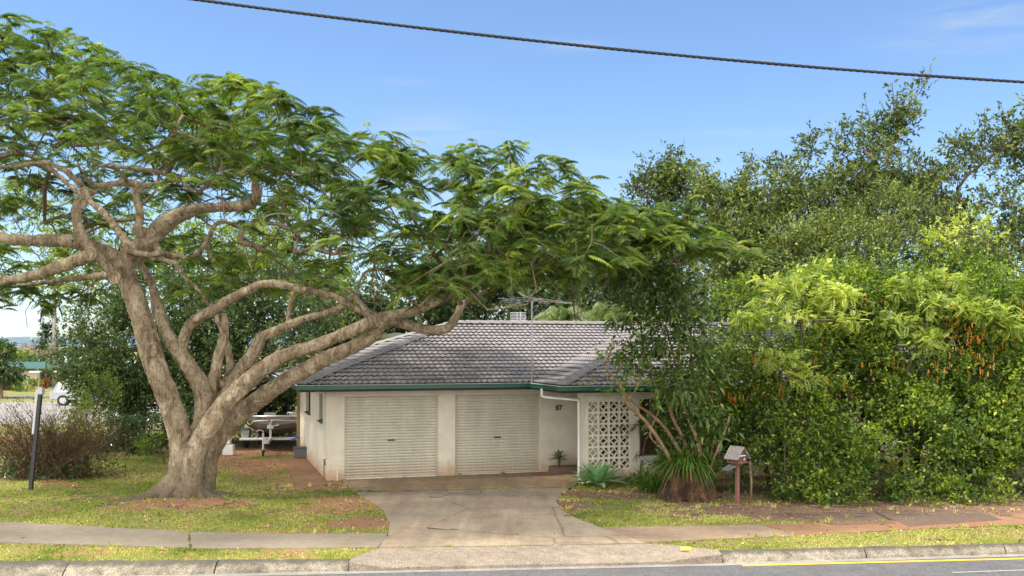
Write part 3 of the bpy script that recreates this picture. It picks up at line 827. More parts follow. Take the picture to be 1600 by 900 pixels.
def tile_plane(org, eu, ev, poly, bm_all):
    """org on the eave line; eu unit along the eave, ev horizontal unit up the slope; poly in (a,b) plan coords"""
    org = Vector(org); eu = Vector(eu); ev = Vector(ev)
    up = (ev + Vector((0, 0, SL))).normalized(); nrm = eu.cross(up).normalized()
    if nrm.z < 0: nrm = -nrm
    pa = [p[0] for p in poly]; pb = [p[1] / cosr for p in poly]
    a0, a1, b1 = min(pa), max(pa), max(pb)
    na = int((a1 - a0) / (WAVE / 6)) + 2
    A = a0 + np.arange(na) * (WAVE / 6)
    wave = 0.016 * np.maximum(-0.5, np.sin(A / WAVE * 2 * np.pi)) ** 1
    rows = []
    k = 0
    while k * PITCH < b1 + 0.01:
        s = k * PITCH
        rows += [(s, 0.060), (s + 0.012, 0.068), (s + 0.15, 0.036), (s + PITCH + 0.06, 0.008)]
        k += 1
    bm = bmesh.new(); grid = []
    for (s, h) in rows:
        row = []
        for i in range(na):
            p = org + eu * float(A[i]) + up * s + nrm * float(h + wave[i])
            row.append(bm.verts.new(p))
        grid.append(row)
    for r in range(len(rows) - 1):
        if r % 4 == 3:
            continue
        for i in range(na - 1):
            bm.faces.new((grid[r][i], grid[r][i+1], grid[r+1][i+1], grid[r+1][i]))
    # thickness of each course's front edge (lip)
    for k in range(len(rows) // 4):
        r = grid[k * 4]; low = [bm.verts.new(v.co - nrm * 0.020) for v in r]
        for i in range(na - 1):
            bm.faces.new((low[i], low[i+1], r[i+1], r[i]))
    # clip to the polygon (convex, counter-clockwise in (a,b))
    n = len(poly)
    P = [org + eu * p[0] + up * (p[1] / cosr) for p in poly]
    cen = sum(P, Vector()) / n
    for i in range(n):
        a, b_ = P[i], P[(i + 1) % n]
        e = (b_ - a).normalized(); no = e.cross(Vector((0, 0, 1))).normalized()
        if (cen - a).dot(no) > 0: no = -no
        bmesh.ops.bisect_plane(bm, geom=bm.verts[:] + bm.edges[:] + bm.faces[:], plane_co=a + (no * 0.02 if abs(poly[i][1]) + abs(poly[(i+1) % n][1]) < 1e-6 else no * 0.0), plane_no=no, clear_outer=True)
    me = bpy.data.meshes.new('t'); bm.to_mesh(me); bm.free()
    bm_all.from_mesh(me); bpy.data.meshes.remove(me)
E = 0.72
HD = 5.2
UR = 22.0
roofbm = bmesh.new()
# main front slope, two convex halves; eave line v=-E
# a = u + E
apex = (10.02 + E, 3.95 + E)
tile_plane((-E, -E, EZ), (1, 0, 0), (0, 1, 0), [(0, 0), (5.35 + E, 0), apex, (10.02 + E, HD), (HD, HD)], roofbm)
tile_plane((-E, -E, EZ), (1, 0, 0), (0, 1, 0), [(14.69 + E, 0), (UR + E, 0), (UR + E - HD, HD), (10.02 + E, HD), apex], roofbm)
# left hip, back slope, right hip
tile_plane((-E, 2 * HD - E, EZ), (0, -1, 0), (1, 0, 0), [(0, 0), (2 * HD, 0), (HD, HD)], roofbm)
tile_plane((UR, 2 * HD - E, EZ), (-1, 0, 0), (0, -1, 0), [(0, 0), (UR + E, 0), (UR + E - HD, HD), (HD, HD)], roofbm)
tile_plane((UR, -E, EZ), (0, 1, 0), (-1, 0, 0), [(0, 0), (2 * HD, 0), (HD, HD)], roofbm)
# wing: front hip, left slope, right slope
WF = -3.115; WL = 5.35; WR = 14.69; WH = (WR - WL) / 2
tile_plane((WL, WF, EZ), (1, 0, 0), (0, 1, 0), [(0, 0), (WR - WL, 0), (WH, WH)], roofbm)
d = -E - WF
tile_plane((WL, -E, EZ), (0, -1, 0), (1, 0, 0), [(0, 0), (d, 0), (d - WH, WH), (-WH, WH)], roofbm)
tile_plane((WR, WF, EZ), (0, 1, 0), (-1, 0, 0), [(0, 0), (d, 0), (d + WH, WH), (WH, WH)], roofbm)
me = bpy.data.meshes.new('roof'); roofbm.to_mesh(me); roofbm.free()
roof = link('roof', me, M_tile, house)
roof['label'] = 'grey concrete tile hip roof in wavy courses'
# ridge and hip caps
M_cap = mat_plain('ridge_cap_tile', (0.22, 0.205, 0.205), 0.8, 0, 0.2, 7, 0.2)
mb = MB()
def caps(a, b_):
    a = Vector(a); b_ = Vector(b_); L = (b_ - a).length; e = (b_ - a) / L
    sd = e.cross(Vector((0, 0, 1))).normalized(); up = sd.cross(e).normalized()
    n = max(1, int(L / 0.36)); st = L / n
    for i in range(n):
        p = a + e * (i * st); q = a + e * ((i + 1) * st + 0.035)
        V = []
        for c, lift in ((p, 0.020), (q, 0.0)):
            for x, z in ((-0.15, -0.015), (-0.10, 0.045), (-0.03, 0.078), (0.03, 0.078), (0.10, 0.045), (0.15, -0.015)):
                V.append(c + sd * x + up * (z + lift + 0.045))
        F = [(j, j+1, 7+j, 6+j) for j in range(5)] + [(0, 1, 2, 3, 4, 5)[::-1], (6, 7, 8, 9, 10, 11)]
        mb.add(V, F)
RZt = EZ + SL * HD
caps((-E, -E, EZ), (-E + HD, -E + HD, RZt)); caps((-E, 2*HD - E, EZ), (-E + HD, HD - E, RZt))
caps((UR, -E, EZ), (UR - HD, HD - E, RZt)); caps((UR, 2*HD-E, EZ), (UR - HD, HD - E, RZt))
caps((-E + HD, HD - E, RZt), (UR - HD, HD - E, RZt))
WZt = EZ + SL * WH
caps((WL, WF, EZ), (WL + WH, WF + WH, WZt)); caps((WR, WF, EZ), (WR - WH, WF + WH, WZt)); caps((WL + WH, WF + WH, WZt), (WL + WH, 3.95, WZt))
mb.build('ridge_cap', M_cap, roof)
# valley flashing
mb = MB()
for a, b_ in (((5.35, -E, EZ), (10.02, 3.95, WZt)), ((14.69, -E, EZ), (10.02, 3.95, WZt))):
    a = Vector(a); b_ = Vector(b_); e = (b_ - a).normalized(); sd = e.cross(Vector((0, 0, 1))).normalized()
    mb.add([a - sd*0.14 + Vector((0,0,.04)), a + Vector((0,0,.0)), a + sd*0.14 + Vector((0,0,.04)), b_ - sd*0.14 + Vector((0,0,.04)), b_, b_ + sd*0.14 + Vector((0,0,.04))], [(0,1,4,3), (1,2,5,4)])
mb.build('valley_flashing', mat_plain('zinc', (0.25, 0.25, 0.25), 0.5, 0.6), roof)
# leaf litter lying on the wing's front hip
N = 900; a = rng.random(N) * 9; bb = rng.random(N) ** 1.6 * 2.6
ok = (a > bb * 1.02 + 0.2) & (a < 9.2 - bb)
a = a[ok]; bb = bb[ok]; N = len(a)
C = np.stack([WL + a, WF + bb, EZ + SL * bb + 0.085 + 0.01 * rng.random(N)], -1)
ang = rng.random(N) * 6.28; s = 0.02 + 0.035 * rng.random(N)
d1 = np.stack([np.cos(ang), np.sin(ang), SL * np.sin(ang) + 0.1 * rng.normal(size=N)], -1) * s[:, None]; d2 = np.stack([-np.sin(ang), np.cos(ang), SL * np.cos(ang)], -1) * s[:, None] * 0.5
M_litter = mat_leaf('fallen_leaf', (0.09, 0.035, 0.015), (0.30, 0.13, 0.05), (0.62, 0.48, 0.28), 0.8, 0.1, 0.2)
q = quads_mesh('roof_leaf_litter', np.stack([C - d1, C + d2, C + d1, C - d2], 1), rng.random(N), M_litter); q.parent = house; q['kind'] = 'stuff'

N = 420; a = rng.random(N) * 6.0; bb = rng.random(N) ** 2.2 * 4.6
ok = (a > bb * 1.0); a = a[ok]; bb = bb[ok]; N = len(a)
C = np.stack([-E + a, -E + bb, EZ + SL * bb + 0.08 + 0.01 * rng.random(N)], -1); ang = rng.random(N) * 6.28; s = 0.015 + 0.025 * rng.random(N)
d1 = np.stack([np.cos(ang), np.sin(ang), SL * np.sin(ang)], -1) * s[:, None]; d2 = np.stack([-np.sin(ang), np.cos(ang), SL * np.cos(ang)], -1) * s[:, None] * 0.5
q = quads_mesh('roof_leaf_litter', np.stack([C - d1, C + d2, C + d1, C - d2], 1), rng.random(N), M_litter); q.parent = house; q['kind'] = 'stuff'
# soffit, fascia and gutter following the eave outline
outline = [(-E, 2*HD - E), (-E, -E), (WL, -E), (WL, WF), (WR, WF), (WR, -E), (UR, -E), (UR, 2*HD - E)]
def band(name, mat, off0, off1, z0, z1, closed=True):
    """a profile ring between two offsets of the outline (positive = outwards)"""
    n = len(outline); O = []
    for off in (off0, off1):
        ring = []
        for i in range(n):
            p = np.array(outline[i]); a = np.array(outline[i-1]); c = np.array(outline[(i+1) % n])
            e1 = (p - a) / np.linalg.norm(p - a); e2 = (c - p) / np.linalg.norm(c - p)
            n1 = np.array((e1[1], -e1[0])) * 1; n2 = np.array((e2[1], -e2[0])) * 1
            # outline runs counter-clockwise seen from above -> right-hand normal is outwards
            ring.append(p + off * (n1 + n2) / (1 + np.dot(n1, n2)))
        O.append(ring)
    mb = MB(); V = [(x, y, z) for ring in O for z in (z0, z1) for x, y in ring]
    F = []
    for i in range(n):
        j = (i + 1) % n
        F += [(i, j, n + j, n + i), (2*n + i, 3*n + i, 3*n + j, 2*n + j), (n + i, n + j, 3*n + j, 3*n + i), (i, 2*n + i, 2*n + j, j)]
    mb.add(V, F); return mb
band('fascia', None, -0.03, -0.004, 2.335, 2.50).build('fascia', M_fascia, house)
g = band('g', None, 0.0, 0.10, 2.395, 2.40)
g2 = band('g', None, 0.10, 0.112, 2.395, 2.50); g.add(g2.V, g2.F)
g3 = band('g', None, 0.112, 0.126, 2.475, 2.503); g.add(g3.V, g3.F)
g4 = band('g', None, 0.112, 0.120, 2.395, 2.412); g.add(g4.V, g4.F)
g.build('gutter', M_green, house)
band('soffit', None, -0.715, -0.032, 2.346, 2.352).build('soffit', M_soffit, house)
g5 = band('flashing', None, 0.060, 0.112, 2.504, 2.512); g5.build('gutter_edge', M_white, house)
# downpipes
mb = MB()
mb.tube([(5.22, -1.95, 2.40), (5.22, -1.95, 2.22), (5.26, -2.0, 2.19), (6.0, -2.46, 2.13), (6.03, -2.47, 2.08), (6.03, -2.47, 0.22), (6.05, -2.50, 0.12), (6.09, -2.66, 0.05)], 0.034, 12)
mb.tube([(6.01, -2.47, 2.02), (6.05, -2.47, 2.02)], 0.05, 10)
for c in ((5.6, -2.21, 2.162),): mb.ball(c, 0.052, 10, 6)
mb.tube([(6.03, -2.47, 0.30), (6.03, -2.47, 0.22)], 0.05, 12)
mb.build('downpipe', M_white, house, True)
mb = MB(); mb.tube([(6.16, -2.425, 2.3), (6.16, -2.425, 0.0)], 0.012, 8); mb.build('conduit', M_white, house)
# garden tap and waste pipe at the left corner
mb = MB(); mb.tube([(-0.04, 0.18, 0.02), (-0.04, 0.18, 0.50)], 0.012, 8); mb.tube([(-0.04, 0.18, 0.44), (-0.04, 0.02, 0.46), (-0.04, -0.05, 0.42)], 0.014, 8); mb.tube([(-0.04, 0.02, 0.46), (-0.04, 0.02, 0.56)], 0.018, 8); mb.box((-0.08, 0.0, 0.55), (0.0, 0.04, 0.565))
mb.build('garden_tap', mat_plain('old_brass', (0.14, 0.11, 0.07), 0.5, 0.5), house)
mb = MB(); mb.box((0.27, -0.016, 0.0), (0.29, -0.002, 0.28)); mb.build('wall_crack_cover', M_white, house)
# small step box beside the entry
mb = MB(); mb.box((6.05, -0.55, 0.02), (6.9, -0.02, 0.20)); mb.build('planter_step', mat_plain('brown_step', (0.20, 0.13, 0.09), 0.9), house, bevel=0.01)
# post at the back corner of the side wall
mb = MB(); mb.box((-0.14, 7.2, 0), (-0.04, 7.3, 2.34)); mb.build('verandah_post', mat_plain('tan_timber', (0.26, 0.18, 0.09), 0.8), house)

# ------------------------------------------------------------------ aerials
def LW(u, v, z):
    c, s = math.cos(HA), math.sin(HA); return Vector((-4.80 + u * c - v * s, 26.3 + u * s + v * c, z))
M_alu = mat_plain('weathered_aluminium', (0.55, 0.56, 0.58), 0.4, 0.5, 0.1)
M_insul = mat_plain('red_insulator', (0.45, 0.07, 0.03), 0.5)
ta = empty('tv_antenna', (0.53, 26.95, 2.3), 'tall grey pole television aerial with long rods fixed to the green gutter', 'aerial')
def rel(p): return (p[0] - 0.53, p[1] - 26.95, p[2] - 2.3)
Ya = 26.95
mb = MB(); mb.cyl(rel(wp(831, 606, Ya)), rel(wp(831, 469, Ya)), 0.021, 10); mb.build('mast', M_alu, ta, True)
mb = MB()
mb.cyl(rel(wp(778, 466, Ya + .15)), rel(wp(896, 474, Ya - .05)), 0.012, 8)
mb.cyl(rel(wp(786, 470, Ya)), rel(wp(855, 467.5, Ya + .1)), 0.010, 8)
mb.build('boom', M_alu, ta)
mb = MB()
for x0, y0, x1, y1, dy in ((813, 460, 872, 483, 0.7), (791, 479, 831, 468, -.3), (788, 473, 830, 471, .5), (787, 469, 826, 463, .8), (800, 464, 846, 467, -.5), (796, 476, 834, 468.5, .4), (842, 466, 884, 472, -.6), (793, 462, 812, 472, .5), (858, 469, 880, 470.5, .6)):
    mb.cyl(rel(wp(x0, y0, Ya + dy)), rel(wp(x1, y1, Ya - dy)), 0.006, 6)
mb.build('rod', M_alu, ta)
for x, y in ((806, 467.5), (822, 468), (831, 468.5), (842, 469), (858, 471), (866, 472)):
    mb = MB(); mb.ball(rel(wp(x, y, Ya)), 0.025, 8, 5, (1.6, 1, 1)); mb.build('insulator', M_insul, ta)
mb = MB()
for x1 in (811, 846): mb.cyl(rel(wp(831, 566, Ya)), rel(wp(x1, 598, Ya + 0.3)), 0.007, 6)
mb.cyl(rel(wp(843, 476, Ya - .02)), rel(wp(820, 506, Ya + 3.5)), 0.004, 5)
mb.build('stay', M_alu, ta)
ga = empty('grid_antenna', (0.18, 33.2, 3.0), 'white slatted grid aerial standing behind the roof ridge', 'aerial')
def relg(p): return (p[0] - 0.18, p[1] - 33.2, p[2] - 3.0)
mb = MB()
for k in range(8): mb.cyl(relg(wp(797, 488.5 + k * 2.35, 33.2)), relg(wp(821.5, 488.5 + k * 2.35, 33.2)), 0.009, 6)
mb.build('slat', M_alu, ga)
mb = MB(); mb.cyl(relg(wp(808, 489, 33.25)), relg((0.17, 33.25, 3.4)), 0.014, 8); mb.cyl(relg(wp(813.5, 487, 33.25)), relg((0.30, 33.25, 3.4)), 0.018, 8); mb.build('mast', M_alu, ga)
#PART3
# ------------------------------------------------------------------ boat on trailer
def mat_metal(name, col, rough, var=0.2, metal=0.9):
    return mat_plain(name, col, rough, metal, var, 9, 0.15)
M_hull = mat_metal('dull_aluminium_hull', (0.20, 0.185, 0.17), 0.45, 0.3, 0.7)
M_galv = mat_metal('galvanised_steel', (0.50, 0.51, 0.52), 0.5, 0.25, 0.5)
M_tyre = mat_plain('tyre_rubber', (0.02, 0.02, 0.02), 0.85)
bx, by, _ = gp(418, 712)
boat = empty('boat', (bx, by + 1.2, 0), 'aluminium dinghy seen bow on, resting on its trailer beside the garage', 'boat', rz=R(8))
st = []   # stations along local +y: (y, half width top, half width chine, z keel, z chine, z gunwale)
for y, wt, wc, zk, zc, zg in ((-0.05, 0.90, 0.58, 0.90, 0.96, 1.17), (0.08, 0.97, 0.70, 0.74, 0.86, 1.175), (0.45, 1.00, 0.76, 0.58, 0.72, 1.17), (1.1, 1.02, 0.78, 0.50, 0.62, 1.13), (2.2, 1.02, 0.82, 0.48, 0.56, 1.08), (3.7, 0.98, 0.80, 0.48, 0.55, 1.06)):
    st.append((y, wt, wc, zk, zc, zg))
mb = MB(); V = []; F = []
for y, wt, wc, zk, zc, zg in st:
    half = [(0, zk), (wc * 0.5, zk + (zc - zk) * 0.4), (wc, zc), (wc + 0.05, zc + 0.03), (wt - 0.03, zg - 0.12), (wt, zg)]
    sec = [(-x, z) for x, z in half[::-1]] + half[1:]
    V += [(x, y, z) for x, z in sec]
n = 11
for i in range(len(st) - 1):
    for j in range(n - 1): F.append((i*n+j, i*n+j+1, (i+1)*n+j+1, (i+1)*n+j))
F.append(tuple(range(n))); F.append(tuple((len(st)-1)*n + j for j in range(n))[::-1])
mb.add(V, F)
for x in (-0.55, -0.36, -0.18, 0.18, 0.36, 0.55):      # pressed ribs up the bow
    mb.tube([(x * 0.8, 0.02, 0.97 - abs(x) * 0.02), (x * 0.92, 0.16, 0.82 + abs(x) * 0.14), (x, 0.5, 0.66 + abs(x) * 0.15), (x, 1.2, 0.56 + abs(x)*0.12)], 0.016, 6)
hull = mb.build('hull', M_hull, boat, False)
mod = hull.modifiers.new('t', 'SOLIDIFY'); mod.thickness = 0.012
mb = MB()
for s in (-1, 1):
    mb.tube([(s * a[1], a[0], a[5] + 0.01) for a in st], 0.026, 8)
mb.tube([(-0.90, -0.06, 1.18), (0, -0.10, 1.18), (0.90, -0.06, 1.18)], 0.026, 8)
mb.tube([(-0.86, 0.02, 0.88), (-0.72, -0.05, 1.02), (0, -0.085, 1.05), (0.72, -0.05, 1.02), (0.86, 0.02, 0.88)], 0.024, 8)
mb.build('gunwale', mat_metal('bright_aluminium', (0.66, 0.66, 0.65), 0.35, 0.15, 0.6), boat, True)
for x in (-0.52, 0.52):
    mb = MB(); mb.ball((x, -0.045, 1.12), 0.028, 10, 6, (1.3, .5, .8)); mb.build('bow_eye', M_black, boat)
mb = MB()
mb.tube([(-0.98, 0.5, 1.18), (-0.96, 0.5, 1.27), (-0.70, 0.4, 1.27), (-0.66, 0.35, 1.18)], 0.018, 8)
mb.build('grab_rail', M_galv, boat, True)
mb = MB()
mb.tube([(0.30, 0.5, 1.17), (0.32, 0.5, 1.25), (0.95, 0.6, 1.25), (0.97, 0.6, 1.17)], 0.016, 8)
mb.build('grab_rail', M_galv, boat, True)
mb = MB(); mb.box((-0.9, 1.5, 0.85), (0.9, 1.8, 0.90)); mb.box((-0.9, 2.6, 0.85), (0.9, 2.9, 0.9)); mb.build('bench_seat', M_hull, boat)
M_canvas = mat_plain('pale_canvas', (0.45, 0.45, 0.42), 0.8)
for lo, hi in (((0.35, 0.9, 1.1), (0.85, 1.2, 1.24)), ((-0.5, 1.0, 1.1), (-0.1, 1.2, 1.22))):
    mb = MB(); mb.box(lo, hi); mb.build('locker', M_canvas, boat, bevel=0.03)
mb = MB(); mb.box((-0.22, 3.72, 1.35), (0.22, 4.15, 1.98)); mb.box((-0.10, 3.80, 0.55), (0.10, 4.0, 1.35)); mb.cyl((0, 3.7, 1.5), (0, 3.2, 1.55), 0.025, 8)
mb.build('outboard_motor', M_black, boat, bevel=0.05)

trl = empty('boat_trailer', (bx, by, 0), 'galvanised boat trailer under the dinghy with a jockey wheel in front', 'trailer', rz=R(8))
mb = MB()
mb.box((-1.0, 1.0, 0.40), (1.0, 1.07, 0.48)); mb.box((-0.55, 1.07, 0.42), (-0.48, 4.6, 0.47)); mb.box((0.48, 1.07, 0.42), (0.55, 4.6, 0.47))
mb.box((-0.04, -0.25, 0.40), (0.04, 1.0, 0.48)); mb.box((-0.95, 2.7, 0.30), (0.95, 2.76, 0.36)); mb.box((-0.55, 4.6, 0.42), (0.55, 4.66, 0.47))
mb.build('frame', M_galv, trl, bevel=0.006)
mb = MB(); mb.box((-0.035, 0.95, 0.48), (0.035, 1.02, 1.02)); mb.box((-0.10, 0.9, 0.78), (0.10, 1.06, 0.90)); mb.cyl((0.05, 0.93, 0.86), (0.28, 0.93, 0.90), 0.016, 8); mb.box((-0.06, 0.88, 0.98), (0.06, 1.0, 1.05))
mb.build('winch_post', M_galv, trl, bevel=0.006)
mb = MB(); mb.ball((-0.03, 0.86, 1.05), 0.045, 8, 5); mb.build('winch_strap', mat_plain('red_strap', (0.5, 0.03, 0.03), 0.6), trl)
mb = MB(); mb.cyl((-0.13, -0.05, 0.14), (-0.13, -0.05, 0.72), 0.032, 10); mb.tube([(-0.13, -0.05, 0.72), (-0.13, -0.05, 0.78), (-0.22, -0.05, 0.82), (-0.34, -0.05, 0.80)], 0.014, 8); mb.box((-0.14, -0.08, 0.38), (0.06, 0.0, 0.50))
jw = mb.build('jockey_stand', mat_plain('pale_galvanised', (0.62, 0.62, 0.60), 0.5, 0.3), trl, bevel=0.003)
mb = MB(); mb.cyl((-0.155, -0.10, 0.095), (-0.105, -0.10, 0.095), 0.095, 16); mb.box((-0.17, -0.13, 0.09), (-0.16, -0.02, 0.2)); mb.box((-0.10, -0.13, 0.09), (-0.09, -0.02, 0.2)); mb.build('jockey_wheel', M_tyre, jw)
for s in (-1, 1):
    mb = MB(); V = []; F = []; n = 28
    for r, x in ((0.17, -0.07), (0.27, -0.08), (0.30, -0.05), (0.30, 0.05), (0.27, 0.08), (0.17, 0.07)):
        for k in range(n):
            a = 2 * math.pi * k / n; V.append((s * 0.98 + x, 2.73 + r * math.cos(a), 0.30 + r * math.sin(a)))
    for i in range(6):
        for k in range(n): F.append((i*n+k, i*n+(k+1) % n, ((i+1) % 6)*n+(k+1) % n, ((i+1) % 6)*n+k))
    mb.add(V, F); w = mb.build('wheel', M_tyre, trl, True)
    mb = MB(); mb.cyl((s*0.98 - 0.05, 2.73, 0.30), (s*0.98 + 0.05, 2.73, 0.30), 0.172, 20); mb.cyl((s*0.98 - 0.07, 2.73, 0.30), (s*0.98 + 0.07, 2.73, 0.30), 0.05, 12); mb.build('rim', M_white, w)
    mb = MB(); V = []; F = []; n = 12
    for k in range(n):
        a = math.pi * (0.02 + 0.96 * k / (n - 1))
        for x in (-0.13, 0.13):
            for r in (0.36, 0.375): V.append((s * 0.98 + x, 2.73 + r * math.cos(a), 0.30 + r * math.sin(a)))
    for k in range(n - 1):
        b0 = k * 4; c0 = b0 + 4
        F += [(b0, c0, c0+2, b0+2), (b0+1, b0+3, c0+3, c0+1), (b0, b0+1, c0+1, c0), (b0+2, c0+2, c0+3, b0+3)]
    mb.add(V, F); mb.build('mudguard', M_galv, trl)
mb = MB(); mb.box((-0.98, 0.94, 0.42), (-0.15, 0.99, 0.47)); mb.build('light_board', M_white, trl, bevel=0.01)
# dark shelter behind the boat
sx, sy, _ = gp(448, 697)
sh = empty('boat_shelter', (sx, sy + 1.5, 0), 'dark timber frame shelter beyond the dinghy, beside the garage wall', 'shelter', rz=HA)
mb = MB(); mb.box((-2.6, -0.06, 2.02), (1.15, 0.06, 2.16)); mb.box((-2.6, 2.4, 2.02), (1.15, 2.5, 2.16)); mb.build('beam', M_black, sh)
for x in (-2.5, 1.05):
    mb = MB(); mb.box((x - 0.05, -0.05, 0), (x + 0.05, 0.05, 2.02)); mb.build('post', M_black, sh)
mb = MB(); mb.box((-2.6, 0.5, 2.17), (1.1, 4.5, 2.21)); mb.build('shade_roof_sheet', M_black, sh)  # roof sheet added to darken the space below it
mb = MB(); mb.box((-1.5, -0.10, 2.18), (0.6, 0.35, 2.24)); mb.build('roof_board', mat_plain('weathered_board', (0.30, 0.27, 0.22), 0.8), sh)
# grey tub and blue plank beside the boat
qx, qy, _ = gp(470, 717)
gt = empty('storage_tub', (qx, qy + 0.15, 0), 'grey plastic tub on the ground at the far end of the side path', 'tub', rz=R(10))
mb = MB(); mb.add([(-.22, -.18, .02), (.22, -.18, .02), (.22, .18, .02), (-.22, .18, .02), (-.25, -.21, .32), (.25, -.21, .32), (.25, .21, .32), (-.25, .21, .32)], [(3,2,1,0),(0,1,5,4),(1,2,6,5),(2,3,7,6),(3,0,4,7),(4,5,6,7)])
mb.build('tub_body', mat_plain('grey_plastic', (0.15, 0.16, 0.17), 0.5), gt, bevel=0.02)
mb = MB(); mb.box((-.27, -.23, .32), (.27, .23, .36)); mb.build('lid', mat_plain('dark_grey_plastic', (0.08, 0.085, 0.09), 0.5), gt, bevel=0.01)
mb = MB(); mb.tube([gp(455, 712)[:2] + (0.5,), wp(466, 683, 31.6)], 0.035, 8); mb.build('t', None)
o = bpy.data.objects['t']; o.name = 'paddle'; o.data.materials.clear(); o.data.materials.append(mat_plain('blue_plastic', (0.02, 0.12, 0.5), 0.4)); tag(o, 'blue plastic paddle leaning between the dinghy and the garage wall', 'paddle')
# odds and ends left of the boat
jx, jy, _ = gp(352, 712)
jk = empty('junk_pile', (jx, jy, 0), 'small pile of white and blue containers left of the boat trailer', 'junk pile')
mb = MB(); mb.box((-0.1, 0, 0.0), (0.25, 0.25, 0.35)); mb.box((-0.05, 0.0, 0.35), (0.15, 0.2, 0.55)); mb.build('white_container', M_white, jk, bevel=0.03)
mb = MB(); mb.cyl((-0.35, 0, 0), (-0.35, 0, 0.30), 0.13, 14); mb.build('blue_bucket', mat_plain('bucket_blue', (0.08, 0.30, 0.5), 0.4), jk)

# ------------------------------------------------------------------ letterbox
lx, ly, _ = gp(1152, 789)
lb = empty('letterbox', (lx, ly, 0), 'brown timber letterbox with a shingle gable roof on a rust red post', 'letterbox', rz=R(38)); lb.scale = (0.82, 0.82, 0.93)
M_rust = mat_plain('rust_red_paint', (0.20, 0.085, 0.06), 0.7, 0, 0.25, 14)
M_oldwood = mat_plain('old_brown_wood', (0.10, 0.055, 0.035), 0.85, 0, 0.4, 14, 0.3)
mb = MB(); mb.box((-0.045, -0.045, -0.1), (0.045, 0.045, 0.98)); mb.build('post', M_rust, lb, bevel=0.006)
mb = MB(); mb.add([(-.07, -.07, .92), (.07, -.07, .92), (.07, .07, .92), (-.07, .07, .92), (-.17, -.15, 1.0), (.17, -.15, 1.0), (.17, .15, 1.0), (-.17, .15, 1.0)], [(3,2,1,0),(0,1,5,4),(1,2,6,5),(2,3,7,6),(3,0,4,7),(4,5,6,7)])
mb.box((-0.19, -0.20, 1.0), (0.19, 0.20, 1.025))
mb.build('bracket', M_rust, lb)
mb = MB(); mb.box((-0.17, -0.17, 1.025), (0.17, 0.17, 1.15))
mb.add([(-.17, -.17, 1.15), (.17, -.17, 1.15), (0, -.17, 1.32), (-.17, .17, 1.15), (.17, .17, 1.15), (0, .17, 1.32)], [(0,1,2),(4,3,5),(0,2,5,3),(1,4,5,2)])
mb.build('box_body', M_oldwood, lb)
mb = MB(); mb.box((-0.12, -0.182, 1.165), (0.12, -0.172, 1.185)); mb.build('letter_slot', M_white, lb)
M_shin = mat_plain('grey_split_shingle', (0.30, 0.265, 0.24), 0.9, 0, 0.45, 20, 0.4)
mb = MB()
for s in (-1, 1):
    for i in range(5):
        y0 = -0.24 + i * 0.098; j = 0.006 * random.random()
        for k in range(2):
            x0, z0_, x1, z1_ = ((0.27, 1.085, 0.10, 1.26), (0.15, 1.225, -0.01, 1.375))[k]
            y1 = y0 + 0.090
            V = [(s*x0, y0, z0_+j), (s*x0, y1, z0_+j), (s*x1, y1, z1_+j), (s*x1, y0, z1_+j)]
            V += [(a, b_, c + 0.014) for a, b_, c in V]
            mb.add(V, [(3,2,1,0),(4,5,6,7),(0,1,5,4),(1,2,6,5),(2,3,7,6),(3,0,4,7)])
mb.build('shingle_roof', M_shin, lb)
mb = MB(); mb.box((0.01, -0.177, 1.045), (0.155, -0.172, 1.14)); pl = mb.build('number_plate', M_black, lb)
text_mesh('number', '87', 0.092, mat_plain('pale_number', (0.7, 0.68, 0.6), 0.6), pl, (0.083, -0.181, 1.056), (R(90), 0, 0), 0.001)
mb = MB(); mb.add([(-.20, -.15, .94), (-.52, -.10, .86), (-.50, .12, .86), (-.20, .12, .97), (-.20, -.15, .925), (-.52, -.10, .845), (-.50, .12, .845), (-.20, .12, .955)], [(0,1,2,3),(7,6,5,4),(0,4,5,1),(1,5,6,2),(2,6,7,3),(3,7,4,0)])
mb.build('paper_flap', mat_plain('grey_sheet', (0.12, 0.13, 0.13), 0.6), lb)
kx, ky, _ = gp(1172.5, 787)
mb = MB(); mb.tube([(kx, ky, -0.05), (kx + 0.02, ky, 0.5), (kx - 0.01, ky + 0.02, 0.95)], [0.032, 0.028, 0.024], 8); o = mb.build('wooden_stake', mat_bark('stake_wood', (0.12, 0.07, 0.04), (0.22, 0.14, 0.08), (0.3, 0.2, 0.12)), None, True)
tag(o, 'bare brown wooden stake standing in mulch right of the letterbox', 'stake')

# ------------------------------------------------------------------ leaning sign post
px_, py_, _ = gp(48, 765)
sg = empty('sign_post', (px_, py_, 0), 'leaning black post with a pale panel seen edge on, in front of the twiggy shrub', 'sign')
def rs(x, y, dy=0): p = wp(x, y, py_ + dy); return (p[0] - px_, p[1] - py_, p[2])
mb = MB()
a = Vector(rs(48, 766)); c = Vector(rs(63, 616)); w = Vector((0.042, 0, 0)); dpt = Vector((0, 0.05, 0))
mb.add([a - w - dpt, a + w - dpt, a + w + dpt, a - w + dpt, c - w - dpt, c + w - dpt, c + w + dpt, c - w + dpt], [(3,2,1,0),(4,5,6,7),(0,1,5,4),(1,2,6,5),(2,3,7,6),(3,0,4,7)])
mb.build('post', mat_plain('charcoal_steel', (0.03, 0.032, 0.036), 0.5), sg, bevel=0.004)
mb = MB(); a = Vector(rs(52.6, 678)); c = Vector(rs(58.2, 610)); w = Vector((0.042, 0, 0)); dpt = Vector((0, 0.14, 0)); 
mb.add([a - w - dpt*.1, a + w - dpt*.1, a + w + dpt, a - w + dpt, c - w - dpt*.1, c + w - dpt*.1, c + w + dpt, c - w + dpt], [(3,2,1,0),(4,5,6,7),(0,1,5,4),(1,2,6,5),(2,3,7,6),(3,0,4,7)])
